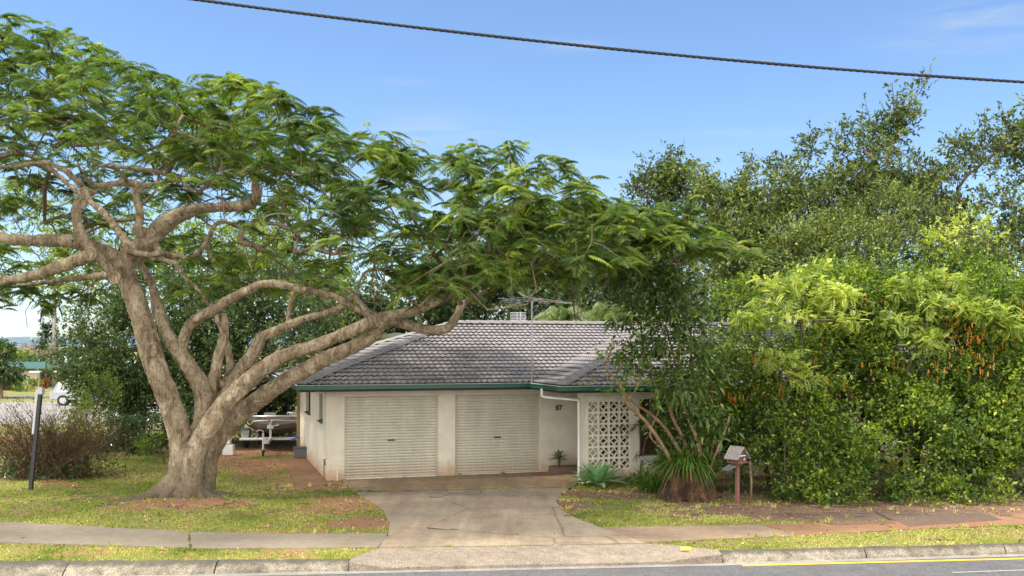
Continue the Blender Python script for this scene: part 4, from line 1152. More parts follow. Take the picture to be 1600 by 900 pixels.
mb.build('sign_panel', mat_plain('pale_grey_panel', (0.55, 0.56, 0.56), 0.5), sg, bevel=0.003)
mb = MB(); c = Vector(rs(63.5, 616)); mb.box((c.x - 0.07, -0.07, c.z), (c.x + 0.07, 0.07, c.z + 0.17)); mb.build('cap', mat_plain('pale_cap', (0.50, 0.48, 0.45), 0.5), sg, bevel=0.01)

# ------------------------------------------------------------------ power line
mb = MB()
Yl = 13.0
cp = [(-200, -75), (40, -38), (315, -2), (600, 38), (850, 66), (1100, 90), (1350, 111), (1600, 128), (1850, 141), (2200, 152)]
from_x = np.array([c[0] for c in cp], float); from_y = np.array([c[1] for c in cp], float)
xx = np.linspace(-200, 2200, 900); co = np.polyfit(from_x, from_y, 3); yy = np.polyval(co, xx)
ctr = np.array([wp(a, b_, Yl + (a - 800) * 0.0009) for a, b_ in zip(xx, yy)])
for k in range(3):
    ph = np.linspace(0, 2 * np.pi * 75, 900) + k * 2.094
    off = np.stack([0 * ph, np.cos(ph), np.sin(ph)], -1) * 0.010
    mb.tube(ctr + off, 0.0115, 6)
o = mb.build('power_line', mat_plain('black_cable', (0.012, 0.012, 0.013), 0.6), None, True)
tag(o, 'black twisted overhead power cable crossing the whole sky', 'power line')

# ------------------------------------------------------------------ low dark fence on the left
fx0, fy0, _ = gp(148, 707); fx1, fy1, _ = gp(282, 702)
fn = empty('mesh_fence', (fx0, fy0, 0), 'low dark mesh fence with a pale top rail left of the feathery tree', 'fence', rz=math.atan2(fy1 - fy0 + .6, fx1 - fx0))
Lf = fx1 - fx0 + 0.6
mb = MB(); mb.tube([(-2.0, 0, 0.68), (Lf, 0, 0.64)], 0.028, 8); mb.tube([(-1.0, 0.02, 0.58), (Lf, 0.02, 0.52)], 0.012, 6); mb.build('top_rail', M_white, fn)
mb = MB()
x = -1.0
while x < Lf:
    mb.box((x, 0.01, 0.0), (x + 0.05, 0.025, 0.52)); x += 0.062
mb.build('mesh_panel', M_black, fn)
for k in range(4):
    x = -1.0 + k * (Lf + 1) / 3; mb = MB(); mb.cyl((x, 0.05, 0), (x, 0.05, 0.66), 0.03, 8); mb.build('post', M_black, fn)

# ------------------------------------------------------------------ distant things at the left
M_pole = mat_plain('grey_pole_timber', (0.24, 0.21, 0.19), 0.9, 0, 0.25, 4)
ux, uy = (85 - 800) / FL * 80, 80.0
up_ = empty('utility_pole', (ux, uy, 0), 'tall grey timber utility pole with a side arm far off at the left', 'pole')
mb = MB(); mb.cyl((0, 0, 0), (0, 0, 8.2), 0.16, 12, 0.12); mb.build('pole', M_pole, up_, True)
mb = MB(); mb.cyl((0, 0, 5.15), (1.1, 0, 5.2), 0.05, 8); mb.build('arm', M_galv, up_)
mb = MB(); mb.ball((1.15, 0, 5.2), 0.12, 8, 5, (1.6, 1, .5)); mb.build('lamp_head', M_white, up_)
u2 = empty('light_pole', ((104 - 800) / FL * 95, 95.0, 0), 'short pale steel pole behind the green roofed pavilion', 'pole')
mb = MB(); mb.cyl((0, 0, 0), (0, 0, 2.6), 0.22, 10, 0.2); mb.cyl((0, 0, 2.6), (0, 0, 3.5), 0.16, 10, 0.13); mb.build('pole', mat_plain('pale_steel', (0.40, 0.44, 0.48), 0.5), u2, True)
sl = empty('street_lamp', ((58.5 - 800) / FL * 60, 60.0, 0), 'thin street lamp with a flat pale head beside the far road', 'street lamp')
mb = MB(); mb.cyl((0, 0, 0), (0.12, 0, 1.9), 0.05, 8); mb.build('pole', M_pole, sl)
mb = MB(); mb.box((-0.45, -0.12, 1.90), (0.22, 0.12, 2.0)); mb.build('lamp_head', M_white, sl, bevel=0.02)
cs = empty('chevron_sign', ((99.5 - 800) / FL * 66, 66.0, 0), 'small black and white chevron road sign far off at the left', 'road sign')
mb = MB(); mb.cyl((0, 0, 0), (0, 0, 0.6), 0.04, 8); mb.build('post', M_galv, cs)
mb = MB(); mb.box((-0.28, -0.02, 0.38), (0.28, 0.02, 1.0)); pn = mb.build('panel', M_black, cs)
mb = MB()
for k in range(3):
    z = 0.40 + k * 0.2
    mb.add([(-0.27, -0.026, z + 0.10), (-0.27, -0.026, z + 0.20 if k < 2 else z + .19), (0.27, -0.026, z + 0.06), (0.27, -0.026, z - 0.02)], [(3, 2, 1, 0)])
mb.build('stripes', M_white, pn)
# low pavilion with a green roof
pv = empty('pavilion', ((80 - 800) / FL * 92, 92.0, 0), 'long low tan building with a green metal roof far off at the left', 'building')
mb = MB(); mb.box((-16, 0, 0), (7.2, 6, 1.25)); mb.build('wall', mat_plain('tan_wall', (0.55, 0.47, 0.36), 0.9), pv)
mb = MB(); mb.add([(-17, -0.8, 1.5), (8, -0.8, 1.5), (7, 3, 2.0), (-16, 3, 2.0), (-17, 7, 1.5), (8, 7, 1.5), (-17, -0.8, 1.38), (8, -0.8, 1.38)], [(0,1,2,3), (3,2,5,4), (6,7,1,0), (1,5,2), (4,0,3)]); mb.build('roof', mat_plain('green_metal_roof', (0.05, 0.12, 0.09), 0.5), pv)
for x in (-12, -8, -4, 0, 4): mb = MB(); mb.box((x, -0.6, 0), (x + 0.18, -0.42, 1.4)); mb.build('post', M_brown, pv)
# parked car, mostly hidden by the shrub
pc = empty('parked_car', ((139 - 800) / FL * 60, 60.0, 0.01), 'small silver hatchback parked on the far road, half hidden by shrubs', 'car', rz=R(10))
prof = [(-1.95, 0.35), (-2.0, 0.75), (-1.85, 0.95), (-1.55, 1.35), (-1.3, 1.45), (0.2, 1.46), (0.55, 1.38), (1.1, 0.98), (1.85, 0.85), (2.0, 0.6), (1.98, 0.32)]
mb = MB(); n = len(prof); V = []
for y, k in ((-0.80, 0), (0.80, 0)): V += [(x, y * (0.86 if z > 1.0 else 1.0), z) for x, z in prof]
mb.add(V, [tuple(range(n)), tuple(range(n, 2*n))[::-1]] + [(i, (i+1) % n, n + (i+1) % n, n + i)[::-1] for i in range(n)])
mb.build('body', mat_plain('white_car_paint', (0.42, 0.43, 0.44), 0.25), pc, bevel=0.04)
for s in (-1, 1):
    mb = MB(); mb.add([(-1.5, s*0.745, 1.0), (0.95, s*0.745, 1.0), (0.45, s*0.70, 1.36), (-1.3, s*0.70, 1.36)], [(0,1,2,3)]); mb.build('side_window', M_glass, pc)
mb = MB(); mb.add([(1.06, -0.62, 1.02), (1.06, 0.62, 1.02), (0.62, 0.58, 1.37), (0.62, -0.58, 1.37)], [(0,1,2,3)]); mb.build('windscreen', M_glass, pc)
for x in (-1.25, 1.25):
    for s in (-1, 1):
        mb = MB(); mb.cyl((x, s*0.62, 0.31), (x, s*0.83, 0.31), 0.31, 18); w = mb.build('wheel', M_tyre, pc)
        mb = MB(); mb.cyl((x, s*0.82, 0.31), (x, s*0.84, 0.31), 0.19, 14); mb.build('rim', M_galv, w)
# neighbour's wall glimpsed between the limbs
nb = empty('neighbour_house', (-5.2, 47.0, 0), 'grey louvred gable of a neighbouring house behind the roof, between trunks', 'house')
mb = MB(); mb.box((-0.95, 0, 0), (0.5, 3, 3.9)); mb.build('wall', mat_plain('grey_weatherboard', (0.16, 0.17, 0.17), 0.8), nb)
mb = MB()
for k in range(9): mb.box((-0.9, -0.05, 2.9 + k * 0.1), (0.3, -0.01, 2.96 + k * 0.1))
mb.build('louvre', M_white, nb)
mb = MB(); mb.add([(-1.1, -0.2, 3.88), (.65, -0.2, 3.88), (-0.2, -0.2, 4.1), (-1.1, 3.2, 3.88), (.65, 3.2, 3.88), (-0.2, 3.2, 4.1)], [(0,1,2),(4,3,5),(0,2,5,3),(1,4,5,2),(0,3,4,1)]); mb.build('roof', mat_plain('grey_iron', (0.14, 0.15, 0.15), 0.6), nb)
#PART4
# ------------------------------------------------------------------ tree machinery
class Skel:
    """branch skeleton: nodes with parents; grown towards tips"""
    def __init__(s): s.P = []; s.par = []; s.fix = []
    def node(s, p, par, r=0.0):
        s.P.append(np.array(p, float)); s.par.append(par); s.fix.append(r); return len(s.P) - 1
    def limb(s, pts, par=None, sub=3):
        """pts: list of (pos, radius). returns last index; starts at par or at the nearest node"""
        if par is None and s.P:
            A = np.array(s.P); par = int(np.argmin(np.linalg.norm(A - np.array(pts[0][0]), axis=1)))
        if par is None: par = -1
        P = np.array([p for p, _ in pts], float); Rr = np.array([r for _, r in pts], float)
        n = len(P); last = par
        for i in range(n - 1):
            p0 = P[max(i-1, 0)]; p1 = P[i]; p2 = P[i+1]; p3 = P[min(i+2, n-1)]
            for k in range(sub):
                t = k / sub
                q = 0.5 * ((2*p1) + (-p0+p2)*t + (2*p0-5*p1+4*p2-p3)*t*t + (-p0+3*p1-3*p2+p3)*t**3)
                last = s.node(q, last, Rr[i] * (1-t) + Rr[i+1] * t)
        return s.node(P[-1], last, Rr[-1])
    def grow(s, tips, step=0.5, jit=0.12, root=None, tip_r=0.006, start=0, up=0.0):
        tips = np.array(tips, float)
        A = np.array(s.P)[start:]
        d0 = np.array([np.min(np.linalg.norm(A - t, axis=1)) for t in tips])
        ends = np.full(len(tips), -1)
        buf = np.zeros((len(s.P) + 60 * len(tips), 3)); m = len(s.P); buf[:m] = np.array(s.P)
        for ti in np.argsort(d0):
            t = tips[ti]
            d = np.linalg.norm(buf[start:m] - t, axis=1)
            # favour nodes lower / more central than the tip so branches run outwards
            if root is not None:
                rd = np.linalg.norm(buf[start:m] - root, axis=1); td = np.linalg.norm(t - root)
                d = d + 1.2 * np.maximum(0, rd - td)
            j = int(np.argmin(d)) + start; q = buf[j].copy(); L = np.linalg.norm(t - q); n = max(1, int(math.ceil(L / step)))
            last = j; bend = rng.normal(size=3) * L * jit; bend[2] += up * L
            for k in range(1, n + 1):
                f = k / n
                p = q + (t - q) * f + bend * math.sin(math.pi * f)
                if k < n: p = p + rng.normal(size=3) * step * 0.10
                last = s.node(p, last); buf[m] = p; m += 1
                if m >= len(buf) - 2: buf = np.vstack([buf, np.zeros((5000, 3))])
            ends[ti] = last
        return ends
    def radii(s, tip_r, ex=2.3):
        n = len(s.P); acc = np.zeros(n); ch = [[] for _ in range(n)]
        for i in range(n):
            if s.par[i] >= 0: ch[s.par[i]].append(i)
        rad = np.zeros(n)
        for i in range(n - 1, -1, -1):
            a = acc[i] if acc[i] > 0 else tip_r ** ex
            rad[i] = a ** (1 / ex)
            if s.fix[i] > 0: rad[i] = s.fix[i]
            if s.par[i] >= 0: acc[s.par[i]] += rad[i] ** ex if s.fix[i] == 0 else a
        return rad, ch
    def tubes(s, tip_r=0.006, ex=2.3, rmin=0.0, rmax=9.0, include_fixed=True, rcap=9.0):
        rad, ch = s.radii(tip_r, ex); mb = MB(); rad = np.minimum(rad, rcap)
        for i in range(len(s.P)):
            if s.fix[i] == 0:
                p = s.par[i]
                if p >= 0: rad[i] = min(rad[i], rad[p] * 0.95)
        starts = [(i, -1) for i in range(len(s.P)) if s.par[i] < 0]
        while starts:
            i, p = starts.pop()
            chain = []
            if p >= 0: chain.append((s.P[p], min(rad[p], rad[i] * 1.25), s.fix[p] > 0 and s.fix[i] > 0))
            while True:
                chain.append((s.P[i], rad[i], s.fix[i] > 0))
                c = ch[i]
                if not c: break
                c = sorted(c, key=lambda k: (-int(s.fix[k] > 0 and s.fix[i] > 0), -rad[k]))
                for o in c[1:]: starts.append((o, i))
                i = c[0]
            if not include_fixed:
                while len(chain) > 1 and chain[1][2]: chain.pop(0)
            if len(chain) < 2: continue
            r = np.array([c[1] for c in chain]); pts = np.array([c[0] for c in chain])
            if r[0] > rmax or r.max() < rmin: continue
            mx = r.max(); n = 4 if mx < 0.012 else 5 if mx < 0.03 else 8 if mx < 0.08 else 14
            mb.tube(pts, r, n)
        return mb

def fused(name, mb, mat, parent, voxel=0.035, lump=0.02):
    """fuse overlapping limbs into one surface and roughen it"""
    o = mb.build('tmp', None)
    md = o.modifiers.new('r', 'REMESH'); md.mode = 'VOXEL'; md.voxel_size = voxel
    sm = o.modifiers.new('s', 'SMOOTH'); sm.factor = 0.5; sm.iterations = 3
    tx_ = bpy.data.textures.new(name, 'CLOUDS'); tx_.noise_scale = 0.16; tx_.noise_depth = 3
    dm = o.modifiers.new('d', 'DISPLACE'); dm.texture = tx_; dm.strength = lump * 2; dm.mid_level = 0.5
    dg = bpy.context.evaluated_depsgraph_get(); me = bpy.data.meshes.new_from_object(o.evaluated_get(dg))
    bpy.data.objects.remove(o); me.name = name
    return link(name, me, mat, parent, True)

# ------------------------------------------------------------------ the big feathery tree
M_bark = mat_bark('pale_gnarled_bark', (0.15, 0.105, 0.065), (0.34, 0.26, 0.17), (0.58, 0.475, 0.335), 4.0, 0.45, 0.8)
M_twig = mat_bark('brown_twig_bark', (0.11, 0.075, 0.045), (0.22, 0.155, 0.10), (0.38, 0.29, 0.20), 5, 0.5)
M_fern = mat_leaf('feathery_leaf', (0.036, 0.064, 0.018), (0.095, 0.145, 0.032), (0.33, 0.38, 0.06), 0.5, 0.45, 0.35)
M_pod = mat_plain('dark_seed_pod', (0.035, 0.02, 0.014), 0.6)
TY = 23.3
tb = gp(292, 778)
tree = empty('feathery_tree', (tb[0], TY, 0), 'huge spreading umbrella shaped tree with feathery leaves on the lawn left of the garage', 'tree')
sk = Skel()
def L3(pts, scale=1.0):
    out = []
    for q in pts:
        x, y, w = q[:3]; dy = q[3] if len(q) > 3 else 0.0
        Yq = TY + dy; p = np.array(wp(x, y, Yq)) - np.array((tb[0], TY, 0)); out.append((p, max(0.03, w * 0.5 * Yq / FL * scale * 0.80 - 0.015)))
    return out
# main trunk and the traced limbs: pixel x, pixel y, width, depth offset
sk.limb(L3([(286, 800, 80), (284, 765, 64), (284, 730, 52), (284, 700, 48, -.05), (276, 660, 48, -.1), (262, 620, 47, -.15), (246, 580, 46, -.2), (234, 545, 46, -.2), (222, 500, 44, -.2), (206, 455, 42, -.2), (190, 415, 44, -.2)]))
nA = len(sk.P) - 1
trunk_top = nA
sk.limb(L3([(192, 412, 42, -.2), (222, 385, 40, -.1), (258, 350, 38, 0), (285, 335, 30, .1), (312, 326, 24, .2), (345, 324, 22, .3), (395, 318, 24, .3), (400, 290, 20, .2), (392, 265, 14, .1), (378, 240, 10, 0)]), nA)
sk.limb(L3([(192, 412, 36, -.2), (165, 395, 34, -.3), (140, 385, 32, -.5), (110, 376, 30, -.8), (60, 376, 26, -1.2), (0, 372, 24, -1.6), (-70, 355, 20, -2), (-140, 320, 14, -2.4)]), nA)
sk.limb(L3([(150, 395, 30, -.3), (118, 408, 30, 0), (70, 425, 24, .4), (30, 436, 22, .8), (-20, 440, 22, 1.2), (-90, 425, 16, 1.8)]))
sk.limb(L3([(188, 430, 20, -.1), (165, 430, 17, .3), (120, 435, 14, .8), (60, 443, 11, 1.3), (-10, 452, 9, 1.8)]))
sk.limb(L3([(181, 432, 22, -.75), (160, 408, 21, -.8), (140, 388, 22, -.85), (125, 360, 22, -.85), (119, 335, 22, -.8), (124, 315, 21, -.8), (132, 300, 18, -.85), (118, 280, 15, -.9), (98, 264, 14, -.9), (68, 254, 13, -1), (34, 258, 12, -1), (-10, 262, 10, -1.1), (-60, 250, 8, -1.2)]), nA)
sk.limb(L3([(132, 304, 16, -.85), (143, 302, 16, -.9), (150, 299, 14, -.95)]))
sk.limb(L3([(214, 362, 22, -.3), (219, 335, 18, -.4), (212, 305, 18, -.45), (216, 290, 22, -.5), (190, 285, 16, -.5), (150, 290, 14, -.5), (128, 272, 9, -.6)]))
sk.limb(L3([(222, 292, 16, -.5), (250, 286, 13, -.4), (280, 280, 11, -.4)]))
sk.limb(L3([(195, 375, 18, .5), (160, 330, 16, .9), (120, 300, 13, 1.2), (60, 250, 12, 1.2), (0, 232, 9, 1.2)]))
sk.limb(L3([(180, 260, 9, -1.2), (160, 258, 12, -1.1), (215, 264, 12, -1.1), (278, 274, 11, -1)]))
# limb B
b1 = sk.limb(L3([(308, 720, 40, .1), (318, 655, 42, .1), (318, 615, 40, .1), (300, 580, 36, .15), (280, 552, 34, .2), (258, 515, 28, .3), (246, 480, 24, .4), (236, 440, 18, .5), (218, 410, 16, .6), (200, 380, 14, .8)]))
# limb C thin uprights
sk.limb(L3([(322, 640, 30, .2), (332, 600, 26, .3), (342, 555, 24, .4), (352, 515, 20, .5), (350, 490, 14, .6)]), )
sk.limb(L3([(352, 600, 18, .6), (360, 570, 18, .8), (352, 530, 15, .9), (335, 490, 12, 1), (312, 455, 10, 1.2), (285, 430, 11, 1.3), (270, 400, 12, 1.4)]))
# limb G
sk.limb(L3([(284, 545, 22, .2), (290, 520, 24, .1), (305, 500, 24, 0), (335, 484, 23, 0), (362, 466, 22, -.1), (392, 452, 20, -.1), (413, 443, 19, -.1), (447, 446, 18, 0), (482, 455, 17, .1), (520, 462, 16, .2), (548, 478, 16, .3), (575, 492, 16, .3)]))
# limb D
d_ = sk.limb(L3([(330, 660, 40, .3), (350, 625, 34, .4), (372, 585, 30, .5), (396, 552, 28, .5), (408, 528, 26, .4), (425, 520, 22, .4), (450, 509, 20, .4), (478, 497, 18, .4), (508, 490, 17, .4), (535, 478, 16, .4), (552, 466, 14, .4), (562, 440, 10, .5), (572, 425, 10, .6), (592, 420, 9, .6), (612, 428, 7, .6)]))
sk.limb(L3([(450, 509, 15, .4), (452, 485, 13, .4), (460, 455, 12, .3)]))
# limb E
e_ = sk.limb(L3([(302, 780, 40, -.3), (302, 735, 40, -.3), (308, 700, 42, -.3), (330, 662, 44, -.3), (352, 632, 42, -.3), (385, 597, 37, -.3), (420, 570, 34, -.3), (455, 552, 30, -.3), (490, 541, 28, -.3), (525, 527, 27, -.3), (560, 513, 28, -.3), (588, 500, 34, -.3)]))
sk.limb(L3([(588, 500, 30, -.3), (620, 492, 26, -.3), (655, 482, 22, -.4), (690, 468, 20, -.5), (720, 452, 18, -.6), (765, 436, 15, -.7), (800, 424, 13, -.8), (850, 408, 10, -1), (900, 400, 8, -1), (955, 402, 6, -1)]), e_)
sk.limb(L3([(588, 500, 28, -.3), (618, 503, 24, -.2), (650, 512, 22, -.1), (685, 516, 22, 0), (705, 508, 20, 0), (716, 488, 18, .1), (728, 470, 15, .2), (760, 455, 12, .4), (800, 440, 9, .6)]), e_)
# limb F
sk.limb(L3([(316, 800, 52, .3), (320, 765, 44, .3), (324, 735, 38, .35), (330, 705, 38, .45), (352, 672, 40, .5), (385, 640, 40, .45), (430, 605, 36, .4), (470, 582, 34, .3), (510, 560, 32, .2), (550, 543, 30, .1), (580, 526, 30, 0), (596, 505, 30, -.2)]))
sk.limb(L3([(596, 505, 26, -.2), (578, 490, 17, 0), (560, 470, 12, .2), (540, 450, 10, .4)]))
# limb H
sk.limb(L3([(232, 392, 20, .6), (262, 398, 15, .8), (300, 402, 13, 1), (323, 378, 12, 1.1), (335, 352, 11, 1.1), (353, 347, 11, 1.1), (380, 357, 11, 1.2), (407, 350, 12, 1.2), (433, 350, 12, 1.2), (467, 363, 11, 1.2), (480, 350, 9, 1.2), (493, 350, 8, 1.2)]))
sk.limb(L3([(378, 358, 12, 1.2), (376, 378, 14, 1.2), (395, 382, 13, 1.2), (413, 393, 11, 1.3), (430, 400, 8, 1.4)]))
sk.limb(L3([(330, 420, 9, 1.1), (326, 395, 10, 1.1), (323, 380, 10, 1.1)]))
sk.limb(L3([(440, 350, 11, 1.2), (446, 320, 10, 1), (438, 295, 9, .9), (430, 280, 8, .8)]))
sk.limb(L3([(460, 395, 10, .7), (487, 388, 13, .7), (505, 382, 12, .7), (525, 373, 12, .6), (545, 362, 11, .6), (553, 345, 9, .5), (570, 320, 7, .4)]))
sk.limb(L3([(487, 388, 13, .7), (510, 394, 13, .7), (523, 397, 13, .65), (532, 392, 10, .6)]))
sk.limb(L3([(250, 392, 16, -.5), (236, 398, 14, -.5), (200, 392, 14, -.4), (280, 412, 10, -.3)]))
n_fixed = len(sk.P)
mb = sk.tubes(include_fixed=True)
# buttress roots spreading over the ground
def root(ang, L, w0, h0, bend=0.0):
    """a flaring root: thick and tall at the trunk, winding out and sinking into the lawn"""
    pts = []; rr = []
    n = 9; a = ang
    x, y = 0.0, -0.02
    for k in range(n):
        t = k / (n - 1)
        z = h0 * (1 - t) ** 2.4 + 0.11 - 0.13 * t
        pts.append((x, y, z)); rr.append(w0 * (1 - t) ** 1.1 * 0.95 + 0.035)
        a += bend / n + rng.normal() * 0.13
        x += math.cos(a) * L / n; y += math.sin(a) * L / n
    mb.tube(pts, rr, 12)
for a, L, w0, h0, bd in ((182, 1.55, .20, .62, .3), (205, 1.45, .20, .55, -.4), (228, 1.0, .2, .5, .2), (250, .8, .19, .45, .3), (272, .75, .18, .45, 0), (295, .9, .18, .5, .4), (318, 1.1, .18, .5, .3), (345, 1.25, .17, .5, -.3), (10, 1.2, .17, .5, 0), (60, 1.1, .2, .5, 0), (100, 1.2, .2, .5, 0), (150, 1.3, .2, .5, 0), (194, 2.1, .11, .22, .5), (214, 1.9, .10, .2, .7), (333, 1.7, .09, .2, .3), (355, 1.8, .09, .2, -.5)):
    root(R(a), L, w0, h0, bd)
trunk = fused('trunk', mb, M_bark, tree, 0.028, 0.030)
# pruning scars: ringed knots on the limbs
for x, y, dy, r in ((133, 302, -1.05, .12), (129, 318, -.9, .10), (141, 397, -1.1, .13), (179, 434, -1.0, .12), (219, 362, -.70, .12), (196, 388, -.45, .10), (238, 402, -.5, .06), (596, 502, -.62, .13), (532, 392, .55, .09), (236, 548, -.55, .12)):
    mb = MB(); c = Vector(wp(x, y, TY + dy)) - Vector((tb[0], TY, 0))
    for k, (rr, dz) in enumerate(((r, 0), (r * .62, 0.02))):
        ring = [c + Vector((math.cos(a) * rr, -dz * 0, math.sin(a) * rr)) for a in np.linspace(0, 2*math.pi, 15)]
        mb.tube(ring, r * .22, 6, False)
    mb.ball(c + Vector((0, .03, 0)), r * 0.9, 12, 8, (1, .45, 1))
    mb.build('pruning_scar', M_bark, trunk, True)

# canopy: umbrella surface of clumped foliage
def ztop(X, Y):
    base = np.interp(X, [-24, -14, -10, -8.8, -5, -3, -1.9, 0.4, 2.4, 4.4, 5.2], [8.6, 9.8, 9.9, 9.6, 8.5, 7.75, 7.35, 7.05, 6.35, 5.75, 5.5])
    d = Y - 21.0
    return base - np.where(d < 0, 0.075 * d * d, 0.028 * d * d)
def halfw(X):   # near and far rim in Y
    near = np.interp(X, [-24, -12, -4, 0, 3, 5.2], [16.6, 16.4, 16.8, 17.4, 18.6, 20.3])
    far = np.interp(X, [-24, -12, -4, 0, 3, 5.2], [31, 32, 31.5, 29, 26, 22.0])
    return near, far
NT = 2080
tips = []; tries = 0
cells = {}
while len(tips) < NT and tries < 90000:
    tries += 1
    X = rng.uniform(-17.5, 5.3); nr, fr = halfw(X); Y = rng.uniform(nr, fr)
    lump = vnoise(np.array([X]), np.array([Y]), 1.7, 21)[0]
    if rng.random() > 0.30 + 0.9 * lump: continue
    th = np.interp(X, [-18, -6, -2, 0, 2, 4, 5.3], [1.6, 1.7, 2.1, 2.5, 2.0, 1.0, 0.6])
    z = float(ztop(np.array([X]), np.array([Y]))[0]) + (lump - 0.5) * 1.0 - th * rng.random() ** 1.7
    if X < -3 and Y > 27 and rng.random() < 0.35: z -= 1.0 * rng.random()
    k = (int(X / .36), int(Y / .36), int(z / .30))
    if k in cells: continue
    cells[k] = 1; tips.append((X, Y, z))
# drooping outlying sprays under the right half and the far left
for (x, y, w, h, dy, n) in ((700, 440, 90, 28, -1.0, 26), (830, 440, 80, 30, -1.2, 26), (640, 450, 60, 25, -.4, 14), (250, 470, 110, 40, 1.6, 24), (60, 470, 80, 25, 1.4, 22), (420, 430, 120, 40, 1.2, 20), (1040, 365, 70, 28, -1.4, 30), (900, 330, 90, 40, -1.4, 34), (1000, 340, 80, 35, -1.5, 34), (760, 330, 80, 50, -1.8, 26)):
    for _ in range(n):
        p = wp(x + rng.uniform(-w, w), y + rng.uniform(-h, h), TY + dy + rng.uniform(-.7, .7)); tips.append(p)
tips = np.array(tips)
# nothing hangs lower than the sprays of the real crown: underside height by x
und = np.interp(tips[:, 0], [-16, -10, -6, -3.4, -2.6, -1.2, 0.2, 1.4, 2.4, 3.4, 5.3], [4.3, 4.4, 4.7, 5.3, 4.8, 4.7, 5.05, 4.85, 5.4, 5.7, 5.6])
und = EYE + (und - EYE) * tips[:, 1] / TY
tips = tips[(tips[:, 2] > und)]
tips = tips - np.array((tb[0], TY, 0))
root_pt = np.array(sk.P[trunk_top]) * 0.6
hubs = tips[rng.choice(len(tips), 150, replace=False)] - np.array((0, 0, 0.9))
# skeleton hubs first (below the foliage), then the tips
start = 40
sk.grow(hubs, 0.6, 0.10, root_pt, start=0)
ends = sk.grow(tips, 0.38, 0.10, root_pt, start=start, up=-0.03)
# bare twigs in the shaded space under the foliage
web = []
while len(web) < 520:
    X = rng.uniform(-17, 3.6); nr, fr = halfw(X); Y = rng.uniform(nr + 1.5, fr - 1.0)
    z = float(ztop(np.array([X]), np.array([Y]))[0]) - rng.uniform(1.3, 2.7)
    if z > 4.9: web.append((X, Y, z))
web = np.array(web) - np.array((tb[0], TY, 0))
sk.grow(web, 0.35, 0.16, root_pt, start=start)
rad, ch = sk.radii(0.0065, 2.2)
mb = sk.tubes(0.0065, 2.2, include_fixed=False, rcap=0.085)
mb.build('branches', M_twig, tree, True)
# leaves: a rosette at the end of every twig
P = []; D = []; Ls = []; tn = []
SP = np.array(sk.P)
for ti, e in enumerate(ends):
    p = SP[e]; q = SP[sk.par[e]]; dd = p - q; dd = dd / max(1e-6, np.linalg.norm(dd))
    wld = p + np.array((tb[0], TY, 0))
    tt = vnoise(np.array([wld[0]]), np.array([wld[1] + wld[2]]), 1.3, 31)[0]
    k = rng.integers(6, 10)
    for j in range(k):
        az = rng.uniform(0, 2 * np.pi) if j > 2 else math.atan2(dd[1], dd[0]) + rng.normal() * 0.5
        el = rng.normal() * 0.28 + 0.22
        P.append(p - dd * 0.28 * rng.random() + rng.normal(size=3) * 0.03)
        D.append((math.cos(az) * math.cos(el), math.sin(az) * math.cos(el), math.sin(el)))
        Ls.append(rng.uniform(0.30, 0.50)); tn.append(0.15 + 0.55 * tt + 0.16 * rng.normal() + (0.35 if rng.random() < 0.07 else 0))
P = np.array(P); D = unit(np.array(D)); Ls = np.array(Ls); tn = np.array(tn)
Vq, idx = fern_quads(P, D, Ls, 11, 0.115, 0.047, 0.50, 0.40)
quads_mesh('crown', Vq, tn[idx] + 0.05 * rng.normal(size=len(idx)), M_fern, tree)
mb = MB()
for _ in range(90):
    e = ends[rng.integers(len(ends))]; p = SP[e] - UP * 0.1; w = rng.normal(size=2) * 0.05
    mb.tube([p, p + np.array((w[0], w[1], -0.18)), p + np.array((w[0]*1.5, w[1]*1.5, -0.36))], [0.015, 0.022, 0.008], 5)
mb.build('seed_pods', M_pod, tree)['kind'] = 'stuff'

